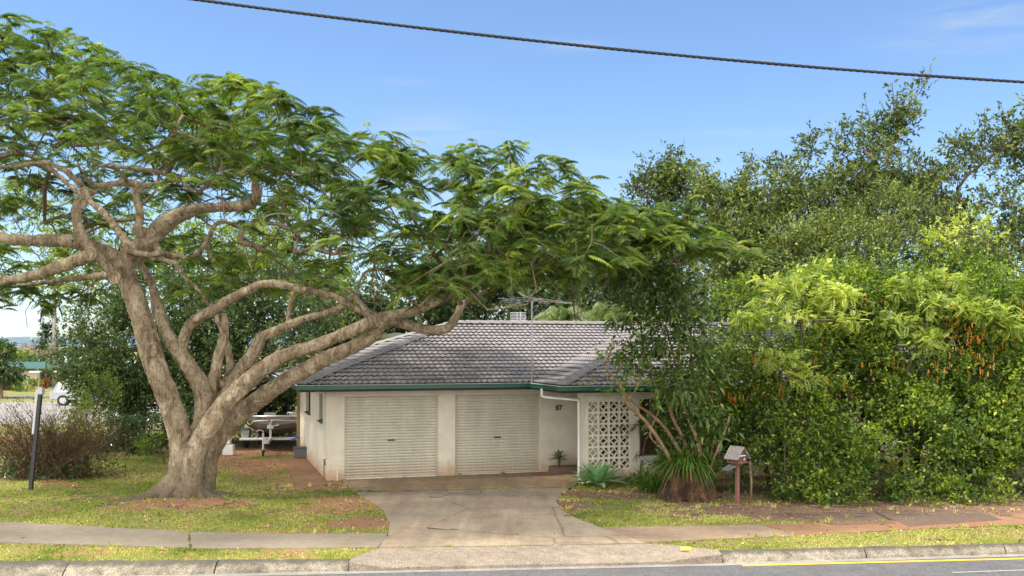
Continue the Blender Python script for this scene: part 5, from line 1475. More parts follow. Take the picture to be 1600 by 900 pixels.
# ------------------------------------------------------------------ generic trees and shrubs
def plant(name, label, cat, base, lumps, mat, bark, n_tw, k, ll, lw, twl=0.35, trunk_r=0.12, stems=1, group=None, fern=None, tip_r=0.006,
          spread=1.0, upb=0.3, tintb=0.5, tintv=0.2, shell=0.45, lean=(0, 0), limbs=None, branch_frac=0.35, crown_name='crown', seed=0, tw_up=0.25, droop=0.15, rcap=0.3, gap=2.6, gap_s=0.55):
    """lumps: list of (x,y,z,rx,ry,rz) in world; returns the root and crown"""
    base = np.array(base, float)
    root = empty(name, tuple(base), label, cat, group)
    lum = np.array(lumps, float)
    n_tw = int(n_tw * 1.45); wgt = (lum[:, 3] * lum[:, 4] * lum[:, 5]) ** 0.72; cnt = rng.multinomial(n_tw, wgt / wgt.sum())
    T = []; Dr = []
    for L, n in zip(lum, cnt):
        v = unit(rng.normal(size=(n, 3))); r = (shell + (1 - shell) * rng.random(n) ** 0.7) * (1 + 0.14 * rng.normal(size=n)).clip(0.6, 1.45)
        # ragged edge
        p = L[:3] + v * r[:, None] * L[3:]
        T.append(p); Dr.append(unit(v * 0.8 + UP * tw_up + 0.45 * rng.normal(size=(n, 3))))
    T = np.concatenate(T); Dr = np.concatenate(Dr)
    ok = T[:, 2] > 0.05
    gn = vnoise(T[:, 0] * 1.0 + 31 + T[:, 1] * .45, T[:, 2] + 17 + T[:, 1] * .3, gap_s, 90 + seed)
    ok &= rng.random(len(T)) < np.clip(0.5 + (gn - 0.42) * gap, 0.08, 1)
    T = T[ok]; Dr = Dr[ok]
    T -= base
    s = Skel()
    cz = lum[:, 2].mean() - base[2]
    for i in range(stems):
        off = rng.normal(size=2) * (0.0 if stems == 1 else 0.12)
        tgt = lum[i % len(lum)][:3] - base if stems > 1 else np.array((lean[0], lean[1], lum[:, 2].min() - base[2] + 0.0))
        s.limb([(np.array((off[0], off[1], -0.1)), trunk_r), (np.array((off[0], off[1], 0)) + tgt * np.array((.25, .25, .35)), trunk_r * 0.8), (tgt * np.array((.6, .6, .75)) + np.array((off[0], off[1], 0)), trunk_r * 0.6)], -1)
    s.grow(lum[:, :3] - base, 0.5, 0.10, np.zeros(3))
    nb_ = int(len(T) * branch_frac)
    sel = rng.choice(len(T), nb_, replace=False)
    s.grow(T[sel], 0.5, 0.10, np.zeros(3))
    s.tubes(tip_r, 2.3, rcap=rcap).build('trunk', bark, root, True)
    lumpt = vnoise(T[:, 0] + 50, T[:, 1] + T[:, 2] + 50, 0.6, 40 + seed)
    if fern:
        idx0 = np.repeat(np.arange(len(T)), k)
        dd = unit(Dr[idx0] * 0.5 + rng.normal(size=(len(idx0), 3)) * 0.7 + UP * 0.1)
        P0 = T[idx0] + 0.08 * rng.normal(size=(len(idx0), 3))
        V, ix = fern_quads(P0, dd, ll * rng.uniform(0.7, 1.2, len(P0)), fern[0], fern[1], fern[2], fern[3], 0.3)
        tt = tintb + (lumpt[idx0][ix] - 0.5) * 0.5 + tintv * rng.normal(size=len(P0))[ix]
    else:
        V, idx0 = leaf_quads(T, Dr, twl * rng.uniform(0.6, 1.3, len(T)), k, ll, lw, spread, upb, droop)
        tt = tintb + (lumpt[idx0] - 0.5) * 0.5 + tintv * rng.normal(size=len(idx0)) + (0.12 * rng.normal(size=len(T)))[idx0]
    cr = quads_mesh(crown_name, V, tt, mat, root)
    return root, cr

def sprigs(L, n, up=1.0, s=1.0):
    out = list(L)
    for _ in range(n):
        big = [q for q in L if q[3] >= .6] or L
        b = big[rng.integers(len(big))]; d = unit(np.array((rng.normal() * .8, rng.normal() * .5, abs(rng.normal()) * up + .3)))
        for k in range(4):
            q = np.array(b[:3]) + d * np.array((b[3], b[4], b[5])) * .85 + d * .32 * s * k
            w = (.30, .24, .18, .11)[k] * s; out.append((q[0], q[1], q[2], w, w, w))
    return out
M_camphor = mat_leaf('glossy_dark_leaf', (0.022, 0.048, 0.016), (0.055, 0.095, 0.028), (0.17, 0.22, 0.075), 0.28, 0.28, 0.6)
M_brightleaf = mat_leaf('bright_leaf', (0.07, 0.12, 0.018), (0.17, 0.235, 0.032), (0.36, 0.38, 0.07), 0.45, 0.45, 0.4)
M_wood_far = mat_leaf('woodland_leaf', (0.035, 0.060, 0.025), (0.075, 0.115, 0.045), (0.17, 0.21, 0.085), 0.5, 0.25, 0.35)
M_airy = mat_leaf('small_olive_leaf', (0.042, 0.062, 0.018), (0.105, 0.140, 0.036), (0.25, 0.29, 0.07), 0.45, 0.3, 0.4)
M_hedge = mat_leaf('shrub_leaf', (0.036, 0.072, 0.016), (0.105, 0.175, 0.028), (0.38, 0.44, 0.05), 0.45, 0.42, 0.45)
M_hedge2 = mat_leaf('pale_shrub_leaf', (0.12, 0.17, 0.035), (0.30, 0.36, 0.075), (0.60, 0.60, 0.16), 0.4, 0.45, 0.45)
M_large = mat_leaf('long_dark_leaf', (0.04, 0.075, 0.02), (0.11, 0.175, 0.04), (0.30, 0.38, 0.09), 0.35, 0.3, 0.5)
M_brown_twig = mat_leaf('dry_leaf_mixed', (0.045, 0.030, 0.015), (0.10, 0.085, 0.025), (0.24, 0.26, 0.05), 0.6, 0.3, 0.3)
M_bk_grey = mat_bark('grey_brown_bark', (0.07, 0.05, 0.035), (0.15, 0.11, 0.08), (0.25, 0.2, 0.15))
M_bk_tan = mat_bark('tan_bark', (0.14, 0.09, 0.05), (0.27, 0.18, 0.11), (0.40, 0.29, 0.19))
M_bk_dark = mat_bark('dark_bark', (0.03, 0.02, 0.015), (0.06, 0.045, 0.03), (0.11, 0.08, 0.055))
def Lm(px, py, Y, rx, rz, ry=None):
    x, y, z = wp(px, py, Y); return (x, y, z, rx, ry if ry else rx * 0.9, rz)

# three glossy trees behind the trunk
plant('glossy_tree', 'dark glossy leaved tree behind the low mesh fence, left of the feathery tree trunk', 'tree', (-13.4, 35.5, 0),
      [Lm(190, 590, 35.5, 1.9, 1.3), Lm(150, 560, 35.5, 1.4, 1.3), Lm(225, 530, 35, 1.9, 1.6), Lm(165, 500, 36, 1.2, 1.2), Lm(200, 610, 35.5, 1.7, 1.0), Lm(240, 470, 36, 1.8, 1.4), Lm(270, 600, 35.5, 1.6, 1.4)],
      M_camphor, M_bk_dark, 5200, 7, 0.13, 0.062, 0.4, 0.2, tintb=0.45, tintv=0.22, seed=1)
plant('glossy_tree', 'dark glossy leaved tree seen between the forking limbs of the feathery tree', 'tree', (-8.8, 36.0, 0),
      [Lm(330, 560, 35.5, 2.2, 2.0), Lm(390, 520, 36, 2.0, 1.8), Lm(340, 490, 36, 2.0, 1.7), Lm(430, 560, 35, 1.8, 1.2), Lm(310, 620, 35, 1.5, 1.0), Lm(400, 450, 36.5, 1.9, 1.5), Lm(470, 480, 37, 1.7, 1.5), Lm(400, 610, 36.8, 1.6, .8)],
      M_camphor, M_bk_dark, 5600, 7, 0.13, 0.062, 0.4, 0.2, tintb=0.5, tintv=0.24, seed=2)
plant('bright_tree', 'bright yellow green tree glimpsed high through the middle of the feathery crown', 'tree', (-8.6, 41.5, 0),
      [Lm(390, 420, 41, 2.6, 1.6), Lm(470, 410, 41, 2.0, 1.4), Lm(320, 400, 41, 2.2, 1.5), Lm(440, 360, 41.5, 1.6, 1.0), Lm(250, 420, 41, 2.0, 1.6), Lm(500, 460, 42, 1.5, 1.4)],
      M_brightleaf, M_bk_grey, 2300, 7, 0.15, 0.075, 0.45, 0.2, tintb=0.5, tintv=0.25, seed=3)
plant('bright_tree', 'yellow green tree behind the left edge of the feathery crown', 'tree', (-14.6, 40.0, 0),
      [Lm(120, 440, 40, 2.4, 1.5), Lm(60, 400, 40, 2.0, 1.4), Lm(180, 380, 40.5, 2.2, 1.4), Lm(20, 340, 40, 1.8, 1.4)],
      M_brightleaf, M_bk_grey, 1300, 7, 0.15, 0.075, 0.5, 0.2, tintb=0.45, tintv=0.25, seed=4)
# woodland behind the roof: one tree after another
wd = [(505, 470, 50, 2.6, 2.0), (575, 500, 52, 2.4, 1.2), (655, 470, 51, 2.8, 2.0), (725, 445, 53, 3.0, 2.6), (800, 440, 52, 3.0, 2.6), (870, 430, 54, 3.2, 2.8), (945, 425, 52, 3.0, 3.0), (1020, 430, 53, 3.0, 3.0), (1110, 450, 52, 3, 2.6)]
wl_ = ['low wood tree at the left end of the roof, behind the forked limbs', 'low pale wood tree behind the left slope of the roof', 'dark wood tree behind the left end of the roof ridge', 'dark wood tree behind the roof ridge, left of the slatted grid aerial', 'dark wood tree directly behind the television aerial', 'tall dark wood tree behind the weeping palm', 'tall dark wood tree behind the right end of the visible ridge', 'dark wood tree behind the long leaved small tree', 'dark wood tree behind the gap beside the big shrubs']
for i, (px, py, Y, rx, rz) in enumerate(wd):
    bx_, by_, bz_ = wp(px, py, Y)
    lm = [(bx_, by_, bz_, rx * .8, rx * .7, rz * .8)] + [(bx_ + rng.uniform(-1, 1) * rx * .7, by_ + rng.uniform(-1, 1), bz_ + rng.uniform(-1.2, .7) * rz * .8, rx * .5, rx * .5, rz * .45) for _ in range(7)] + [(bx_, by_ + .5, 2.4, rx * .9, rx * .6, 1.8)]
    plant('wood_tree', wl_[i], 'tree', (bx_, by_, 0), lm, M_wood_far, M_bk_tan if i in (2, 3) else M_bk_grey, 1700, 6, 0.24, 0.12, 0.5, 0.2, group='trees beyond the roof ridge', tintb=0.42, tintv=0.2, seed=10 + i, branch_frac=0.2)
# weeping palms
M_palm = mat_leaf('weeping_palm_leaf', (0.06, 0.10, 0.03), (0.14, 0.20, 0.06), (0.30, 0.36, 0.14), 0.45, 0.35, 0.4)
def palm(x, y, h, n, L, label, pl=0.34, drp=0.75):
    root = empty('palm', (x, y, 0), label, 'palm')
    mb = MB(); mb.tube([(0, 0, -.1), (0.05, 0, h * .5), (0, 0, h)], [0.16, 0.13, 0.11], 10); mb.build('trunk', M_bk_grey, root, True)
    az = rng.uniform(0, 6.28, n); el = rng.uniform(0.25, 1.25, n)
    D = np.stack([np.cos(az) * np.cos(el), np.sin(az) * np.cos(el), np.sin(el)], -1); P0 = np.tile((0, 0, h), (n, 1)).astype(float)
    V, ix = fern_quads(P0, D, L * rng.uniform(.8, 1.1, n), 30, pl, 0.045, drp, 1.3, 0.15)
    quads_mesh('fronds', V, 0.5 + 0.25 * rng.normal(size=len(ix)), M_palm, root)
palm(2.2, 43.0, 4.6, 60, 2.0, 'weeping palm with hanging pale fronds just right of the television aerial')
palm(1.3, 41.0, 3.5, 40, 1.7, 'lower weeping palm in front of its neighbour behind the roof ridge')
palm(4.0, 42.0, 4.7, 60, 2.0, 'weeping palm half hidden by the long leaved small tree')
palm(-5.6, 42, 3.2, 26, 1.9, 'palm behind the left slope of the roof, under the limbs', 0.40, 0.5)

# far left: distant trees and hedges
M_far = mat_leaf('far_leaf', (0.03, 0.055, 0.02), (0.07, 0.11, 0.04), (0.16, 0.20, 0.08), 0.6, 0.25, 0.3)
def W(px, Y): return (px - 800) / FL * Y
plant('round_tree', 'dark round tree with pale trunks at the left edge of the photo, far off', 'tree', (W(2, 68), 68, 0), [Lm(0, 570, 68, 1.6, 1.4), Lm(-10, 550, 68, 1.2, .9), Lm(18, 578, 68, .8, .9), Lm(-30, 570, 68, 1.3, 1.4)], M_camphor, M_bk_tan, 1300, 6, 0.22, 0.11, 0.3, 0.14, tintb=0.45, seed=20)
plant('round_tree', 'light green rounded tree in front of the far green roof', 'tree', (W(62, 98), 98, 0), [Lm(60, 574, 98, 1.8, 1.0), Lm(48, 580, 98, 1.2, .8), Lm(76, 579, 98, 1.2, .8)], M_far, M_bk_grey, 900, 6, 0.28, 0.14, 0.3, 0.15, tintb=0.5, seed=21)
plant('bare_tree', 'bare pinkish brown tree beyond the far green roof', 'tree', (W(62, 130), 130, 0), [Lm(50, 555, 130, 2.8, 1.3), Lm(75, 552, 130, 2.2, 1.3), Lm(95, 560, 130, 2, 1.2)], mat_leaf('bare_twigs', (0.14, 0.10, 0.09), (0.24, 0.18, 0.16), (0.32, 0.26, 0.24), 0.9, 0.1, 0.1), M_bk_tan, 500, 6, 0.5, 0.05, 0.5, 0.15, seed=22)
plant('far_tree', 'mid green tree right of the utility pole, far off', 'tree', (W(118, 100), 100, 0), [Lm(112, 572, 100, 2, 1.7), Lm(135, 565, 100, 2.4, 2), Lm(150, 585, 100, 2, 1.6)], M_far, M_bk_grey, 1100, 6, 0.28, 0.14, 0.3, 0.15, tintb=0.4, seed=23)
plant('far_tree', 'yellowish tree left of the light green round tree, far off', 'tree', (W(25, 115), 115, 0), [Lm(22, 572, 115, 1.8, 1.3), Lm(36, 566, 115, 1.4, 1.2)], M_brightleaf, M_bk_grey, 600, 6, 0.3, 0.15, 0.3, 0.15, tintb=0.35, seed=24)
tf = [Lm(75 + dx, 478 + j * 11, 84, .34, .22) for j in range(8) for dx in (rng.uniform(-6, 6) - 2 - j * 2.4, rng.uniform(-4, 6) + 2 + j * 2.0, rng.uniform(-10, 10))]
plant('tufted_tree', 'sparse tree of dark separate tufts beside the far utility pole', 'tree', (W(72, 84), 84, 0), tf, M_camphor, M_bk_dark, 620, 6, 0.16, 0.09, 0.2, 0.1, tintb=0.25, seed=25, branch_frac=0.1, shell=0.1)
def hedge_box(name, label, x0, x1, y, h, d, mat, n):
    root = empty(name, ((x0 + x1) / 2, y, 0), label, 'hedge')
    T = np.stack([rng.uniform(x0, x1, n) - (x0 + x1) / 2, rng.uniform(-d/2, d/2, n), h * rng.random(n) ** 0.6], -1)
    V, ix = leaf_quads(T, unit(rng.normal(size=(n, 3)) + UP), 0.2, 5, 0.16, 0.09)
    quads_mesh('foliage', V, 0.45 + 0.22 * rng.normal(size=len(ix)), mat, root)
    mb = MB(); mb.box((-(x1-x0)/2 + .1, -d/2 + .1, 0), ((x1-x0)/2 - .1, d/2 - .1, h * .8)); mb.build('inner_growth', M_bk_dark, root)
hedge_box('hedge', 'clipped dark green hedge at the left edge beyond the far road', W(-60, 80), W(30, 80), 80, 0.85, 1.2, M_camphor, 2200)
hedge_box('hedge', 'clipped green hedge in front of the far tan building', W(66, 86), W(100, 86), 86, 1.3, 1.0, M_far, 1000)
plant('garden_bush', 'loose yellow green bush right of the dark hedge, far off', 'bush', (W(42, 78), 78, 0), [Lm(40, 603, 78, .9, .45), Lm(52, 606, 78, .6, .4)], M_brightleaf, M_bk_grey, 260, 6, 0.18, 0.09, 0.25, 0.05, tintb=0.4, seed=26)
plant('garden_bush', 'low red flowering bush below the far green roof', 'bush', (W(63, 83), 83, 0), [Lm(60, 600, 83, .6, .3), Lm(68, 600, 83, .4, .35)], mat_leaf('red_leaf', (0.12, 0.02, 0.01), (0.3, 0.05, 0.02), (0.10, 0.14, 0.03), 0.5, 0.3), M_bk_grey, 160, 6, 0.15, 0.08, 0.2, 0.04, seed=27)
# filler shrubs screening the left background between fence and road
plant('leafy_shrub', 'yellow green leafy shrub between the twiggy shrub and the glossy tree', 'shrub', (W(150, 31), 31.0, 0), [Lm(150, 640, 31, .55, .75), Lm(130, 660, 30.5, .5, .6), Lm(160, 610, 31.5, .5, .5), Lm(125, 690, 30, .5, .4)], M_brightleaf, M_bk_grey, 900, 6, 0.07, 0.035, 0.25, 0.03, stems=4, tintb=0.45, seed=28)
plant('leafy_shrub', 'low green shrub on the lawn beside the mesh fence, touching the big trunk', 'shrub', (W(258, 30), 30.0, 0), [Lm(250, 700, 30, .5, .22), Lm(235, 690, 30.3, .4, .3)], M_hedge, M_bk_grey, 260, 7, 0.10, 0.03, 0.25, 0.02, stems=3, tintb=0.55, seed=29)
plant('leafy_shrub', 'dark leafy shrub in the shadow behind the mesh fence', 'shrub', (W(215, 33), 33.0, 0), [Lm(180, 680, 33, 1.0, .6), Lm(230, 680, 33, 1.0, .6), Lm(280, 675, 33, .9, .7)], M_camphor, M_bk_dark, 1100, 6, 0.10, 0.05, 0.25, 0.03, stems=4, tintb=0.35, seed=30)
plant('leafy_shrub', 'green shrub behind the dinghy, under the dark shelter beam', 'shrub', (W(420, 37), 37.4, 0), [Lm(390, 640, 37.4, 1.2, 1.2), Lm(440, 650, 37.4, 1.1, 1.1), Lm(465, 625, 38, 1.0, 1.2), Lm(360, 660, 37, 1.2, 1.0)], M_hedge, M_bk_dark, 1500, 7, 0.11, 0.06, 0.3, 0.04, stems=4, tintb=0.5, seed=31)

# twiggy shrub at the left
M_tw = mat_leaf('reddish_twig', (0.05, 0.025, 0.015), (0.14, 0.075, 0.045), (0.27, 0.18, 0.11), 0.8, 0.05, 0.2)
sbx, sby, _ = gp(70, 748)
ts = empty('twiggy_shrub', (sbx, sby + .3, 0), 'twiggy reddish brown shrub with sparse leaves behind the leaning black post', 'shrub')
mb = MB(); leafP = []; leafD = []
for i in range(520):
    a = rng.uniform(0, 6.28); ln = rng.uniform(1.0, 2.45); out = rng.uniform(0.2, 1.15)
    if math.cos(a) > 0.3: ln *= 0.85
    b0 = np.array((rng.normal() * .55, rng.normal() * .3, 0)); d = unit(np.array((math.cos(a) * out, math.sin(a) * out * .8, 1.0)))
    p1 = b0 + d * ln * .5; p2 = b0 + d * ln + np.array((math.cos(a), math.sin(a), -0.5)) * 0.15 * ln
    mb.tube([b0, p1, p2], [0.010, 0.006, 0.003], 4, False)
    for k in range(3):
        f = rng.uniform(.45, 1); q = p1 + (p2 - p1) * (f * 2 - 1) if f > .5 else b0 + (p1 - b0) * f * 2
        d2 = unit(d + rng.normal(size=3) * .6); mb.tube([q, q + d2 * .28], [0.004, 0.002], 3, False)
        leafP.append(q); leafD.append(d2)
mb.build('stems', mat_bark('reddish_stem', (0.07, 0.035, 0.022), (0.15, 0.08, 0.05), (0.26, 0.16, 0.10)), ts)
leafP = np.array(leafP); leafD = np.array(leafD)
V, ix = leaf_quads(leafP, leafD, 0.25, 4, 0.055, 0.028); quads_mesh('foliage', V, 0.3 + 0.3 * rng.normal(size=len(ix)), M_brown_twig, ts)
n = 700; T = np.stack([rng.normal(size=n) * .85, rng.normal(size=n) * .35 - .2, np.abs(rng.normal(size=n)) * .28], -1)
V, ix = leaf_quads(T, unit(rng.normal(size=(n, 3)) + UP), 0.2, 5, 0.07, 0.045); quads_mesh('low_foliage', V, 0.35 + 0.25 * rng.normal(size=len(ix)), M_camphor, ts)
plant('low_shrub', 'sprawling yellow green shrub right of the twiggy brown shrub', 'shrub', (W(125, 27.5), 27.5, 0), [Lm(120, 690, 27.5, .55, .6), Lm(135, 660, 28, .5, .5), Lm(105, 710, 27.2, .5, .3)], M_brown_twig, M_bk_tan, 500, 5, 0.06, 0.03, 0.3, 0.02, stems=5, tintb=0.75, seed=33)
#PART5
# ------------------------------------------------------------------ right side: tall airy trees behind
plant('airy_tree', 'tall dark airy tree whose leaning top branch reaches up to the power cable', 'tree', (W(1330, 31), 31.0, 0),
      sprigs([Lm(1300, 330, 30.5, 1.5, 1.3), Lm(1350, 280, 30.5, 1.1, 1.0), Lm(1250, 300, 31, 1.0, .9), Lm(1400, 200, 31, .62, .45), Lm(1375, 230, 31, .7, .5), Lm(1420, 170, 31, .45, .45), Lm(1440, 140, 31, .36, .4), Lm(1447, 117, 31, .16, .2), Lm(1268, 235, 31, .42, .5), Lm(1262, 212, 31, .2, .22), Lm(1315, 215, 31, .42, .55), Lm(1312, 188, 31, .2, .25), Lm(1220, 262, 31, .5, .35), Lm(1360, 350, 31, 2.2, 1.4), Lm(1260, 360, 31, 1.8, 1.4), Lm(1330, 300, 31, 1.3, 1.0), Lm(1400, 300, 31, 1.2, .9), Lm(1450, 340, 31, 1.2, .9)], 26),
      M_airy, M_bk_grey, 4000, 7, 0.13, 0.058, 0.28, 0.18, tintb=0.38, tintv=0.22, seed=50, shell=0.1, spread=0.7, branch_frac=0.7, gap=2.6, rcap=.12)
plant('airy_tree', 'airy brownish tree at the top right corner of the thicket, with visible spreading branches', 'tree', (W(1520, 30), 30.0, 0),
      sprigs([Lm(1540, 250, 30, 1.1, .65), Lm(1590, 230, 30, .9, .6), Lm(1500, 290, 30, 1.2, .8), Lm(1450, 320, 30, 1.0, .9), Lm(1570, 320, 30, 1.3, .8), Lm(1640, 260, 30, 1.2, .8), Lm(1490, 225, 30, .5, .25), Lm(1590, 390, 30, 1.4, 1), Lm(1660, 340, 30, 1.4, 1.2), Lm(1510, 390, 30, 1.4, 1.1)], 22),
      M_airy, M_bk_grey, 2600, 7, 0.13, 0.058, 0.28, 0.16, tintb=0.42, tintv=0.24, seed=51, shell=0.1, spread=0.7, branch_frac=0.8, gap=2.6, rcap=.12)
plant('airy_tree', 'dark small leaved tree behind the right tip of the feathery crown', 'tree', (W(1050, 33), 33.0, 0),
      sprigs([Lm(1030, 290, 33, .8, .45), Lm(1050, 275, 33, .5, .3), Lm(1000, 290, 33, .5, .4), Lm(1080, 320, 33, .8, .5), Lm(1010, 330, 33, 1, .6)], 12),
      M_airy, M_bk_grey, 900, 8, 0.135, 0.06, 0.32, 0.13, tintb=0.3, tintv=0.2, seed=52, shell=0.2)
plant('airy_tree', 'olive green tree behind the pale leafed shrubs, left of the tallest airy tree', 'tree', (W(1180, 30), 30.0, 0),
      sprigs([Lm(1150, 340, 30, 1.1, .9), Lm(1200, 320, 30, 1.0, .8), Lm(1120, 310, 30, .6, .5), Lm(1170, 400, 29.5, 1.5, 1.2), Lm(1230, 380, 29.5, 1.4, 1.2), Lm(1135, 420, 29.5, .7, 1.0), Lm(1110, 300, 30, .4, .3), Lm(1175, 285, 30, .5, .35)], 14),
      M_airy, M_bk_grey, 4200, 7, 0.12, 0.055, 0.32, 0.16, tintb=0.5, tintv=0.25, seed=53, shell=0.3)
# berried shrubs: the tall hedge mass, shrub by shrub
berry_mat = mat_plain('orange_berry', (0.66, 0.22, 0.02), 0.4, 0, 0.2, 3)
shr = [
 (1215, 'orange berried shrub directly right of the letterbox stake', [(1200, 540, 24.4, 1.1, .9), (1250, 500, 25, 1.2, .9), (1165, 590, 24.2, .9, .8), (1240, 590, 24.0, 1.1, .7), (1150, 480, 25.5, .8, .8), (1110, 610, 24.4, .7, .5)], [(1215, 730, 23.0, .75, .6), (1260, 690, 23.4, .9, .9), (1190, 690, 24, .6, .7), (1265, 760, 22.7, .7, .40), (1180, 640, 24.0, .8, .5), (1130, 650, 24.3, .6, .4), (1240, 640, 23.6, .9, .6)]),
 (1320, 'orange berried shrub second from the letterbox, with a dark hollow between its trunks', [(1320, 480, 25, 1.2, .9), (1330, 560, 24.2, 1.1, .8), (1290, 455, 25.4, 1.1, .7), (1370, 520, 24.4, 1.0, .9)], [(1320, 700, 23.2, .9, .85), (1360, 680, 23.3, .9, .8), (1310, 770, 22.6, .7, .32), (1370, 760, 22.8, .8, .38), (1300, 640, 23.7, .9, .5), (1370, 625, 23.8, .8, .5)]),
 (1420, 'orange berried shrub in the middle of the hedge, bulging over the brown path', [(1420, 480, 25, 1.3, .9), (1430, 560, 24.2, 1.2, .9), (1480, 520, 24.5, 1.1, .9), (1400, 450, 25.4, 1.2, .8)], [(1420, 700, 23.2, .9, .8), (1460, 680, 23.2, .9, .85), (1440, 765, 22.8, .9, .36), (1430, 630, 23.8, 1.0, .5), (1490, 640, 23.6, .9, .5)]),
 (1520, 'orange berried shrub with its lowest leaves brushing the brown path near the right edge', [(1530, 510, 25, 1.3, 1.0), (1540, 590, 24.2, 1.2, .8), (1480, 450, 26, 1.3, .9), (1560, 480, 25.4, 1.2, .9)], [(1520, 690, 23.4, .95, .9), (1560, 670, 23.6, .9, .9), (1520, 758, 23.0, .9, .36), (1540, 630, 23.9, 1, .5)]),
 (1620, 'orange berried shrub cut by the right edge of the photo', [(1620, 510, 25, 1.4, 1.1), (1600, 590, 24.3, 1.2, .9), (1680, 540, 25, 1.4, 1.2)], [(1610, 690, 23.8, 1.1, 1.0), (1600, 755, 23.6, .9, .4), (1680, 700, 24, 1.2, 1)]),
]
for i, (px, lab, upper, lower) in enumerate(shr):
    lum = [Lm(a, b_, c, d, e) for a, b_, c, d, e in upper + lower]
    root, cr = plant('berried_shrub', lab, 'shrub', (W(px, 24.4), 24.4, 0), lum, M_hedge, M_bk_dark, 5000, 7, 0.086, 0.050, 0.30, 0.08, stems=3, group='orange berried shrubs along the path', tintb=0.48, tintv=0.24, seed=60 + i, shell=0.55, tip_r=0.004, branch_frac=0.22, rcap=0.055, gap=3.4, gap_s=.6)
    # hanging strings of orange berries on the upper lumps
    V = []; r0 = np.array((W(px, 24.4), 24.4, 0))
    oct_ = np.array([(1,0,0),(0,1,0),(-1,0,0),(0,-1,0),(0,0,1),(0,0,-1)], float)
    tri = [(0,1,4),(1,2,4),(2,3,4),(3,0,4),(1,0,5),(2,1,5),(3,2,5),(0,3,5)]
    for (a, b_, c, d, e) in upper:
        ctr_ = np.array(wp(a, b_, c))
        bunch = [unit(np.array((rng.normal(), -abs(rng.normal()) - .6, rng.normal() * .6 - .3))) for _b in range(2)]
        if c > 25.4: continue
        for cl in range(int(9 * d)):
            v = unit(bunch[cl % 2] + rng.normal(size=3) * .16 if cl % 7 else np.array((rng.normal(), -abs(rng.normal()) - .5, rng.normal() * .8 - .35))); cc = ctr_ + v * np.array((d * 1.0, d * .95, e * 1.0)) - r0
            for _s in range(rng.integers(2, 7)):
                s0 = cc + rng.normal(size=3) * np.array((.14, .10, .10))
                for kk in range(rng.integers(4, 9)):
                    q = s0 + np.array((rng.normal() * .008, rng.normal() * .008, -kk * .020)); V.append((q + oct_ * 0.0125)[np.array(tri)])
    V = np.concatenate(V); bm_ = quads_mesh('berries', V, np.full(len(V), .5), berry_mat, root, k=3); bm_['kind'] = 'stuff'
# extra dense leafy masses at the middle depth
plant('leafy_tree', 'dense olive tree rising behind the middle berried shrubs', 'tree', (W(1370, 27), 27.5, 0), [Lm(1330, 390, 27.5, 1.6, 1.0), Lm(1420, 400, 27.5, 1.6, 1.1), Lm(1260, 400, 27.5, 1.3, .8), Lm(1380, 340, 28, 1.5, .9), Lm(1500, 420, 27.5, 1.3, 1)], M_airy, M_bk_dark, 4200, 7, 0.085, 0.045, 0.3, 0.12, tintb=0.55, tintv=0.22, seed=70)
plant('leafy_tree', 'dark leafy tree filling the thicket behind the rightmost berried shrubs', 'tree', (W(1560, 27.5), 27.5, 0), [Lm(1560, 470, 27.5, 1.6, 1.4), Lm(1620, 520, 27.5, 1.6, 1.4), Lm(1530, 600, 26.5, 1.6, 1.5), Lm(1620, 640, 26.5, 1.6, 1.5), Lm(1450, 620, 26.3, 1.4, 1.3)], M_camphor, M_bk_dark, 3600, 7, 0.11, 0.055, 0.3, 0.12, tintb=0.45, seed=71)
plant('leafy_tree', 'dark leafy tree in the deep shade behind the breeze block gap', 'tree', (W(1330, 26.6), 26.6, 0), [Lm(1290, 620, 26.3, .9, 1.2), Lm(1350, 640, 26.2, 1.1, 1.3), Lm(1130, 560, 27, .7, .8)], M_camphor, M_bk_dark, 1200, 7, 0.11, 0.055, 0.3, 0.09, tintb=0.35, seed=72)
# pale pinnate-leaved shrubs lying over the top
plant('pale_shrub', 'pale yellow green shrub with long leaf sprays, crowning the hedge above the letterbox', 'shrub', (W(1260, 23.6), 23.9, 0),
      [Lm(1250, 445, 23.6, .85, .20), Lm(1195, 470, 23.5, .6, .16), Lm(1310, 462, 23.7, .75, .18), Lm(1235, 495, 23.3, .8, .16), Lm(1170, 500, 23.6, .4, .16), Lm(1300, 500, 23.3, .6, .14), Lm(1270, 425, 24, .5, .14)],
      M_hedge2, M_bk_grey, 330, 6, 0.25, 0.1, 0.3, 0.045, stems=2, fern=(6, 0.072, 0.044, 0.35), tintb=0.5, tintv=0.26, seed=73, branch_frac=0.5, rcap=.04)
plant('pale_shrub', 'pale yellow green shrub spreading over the right half of the hedge', 'shrub', (W(1430, 23.6), 23.9, 0),
      [Lm(1420, 448, 23.8, .7, .18), Lm(1465, 478, 23.6, .7, .2), Lm(1400, 505, 23.4, .5, .16), Lm(1520, 485, 23.8, .65, .18), Lm(1475, 440, 24.2, .5, .2), Lm(1560, 510, 23.8, .5, .2), Lm(1450, 530, 23.3, .5, .15)],
      M_hedge2, M_bk_grey, 280, 6, 0.25, 0.1, 0.3, 0.04, stems=2, fern=(6, 0.072, 0.044, 0.35), tintb=0.45, tintv=0.26, seed=74, branch_frac=0.5, rcap=.04)
plant('pale_shrub', 'small pale sprayed sapling hanging low in the dark hollow of the hedge', 'shrub', (W(1230, 23), 23.2, 0),
      [Lm(1215, 560, 23.0, .5, .12), Lm(1255, 585, 22.9, .3, .15)],
      M_hedge2, M_bk_grey, 26, 6, 0.25, 0.1, 0.3, 0.03, stems=1, fern=(6, 0.072, 0.044, 0.3), tintb=0.4, tintv=0.22, seed=75, branch_frac=0.6)
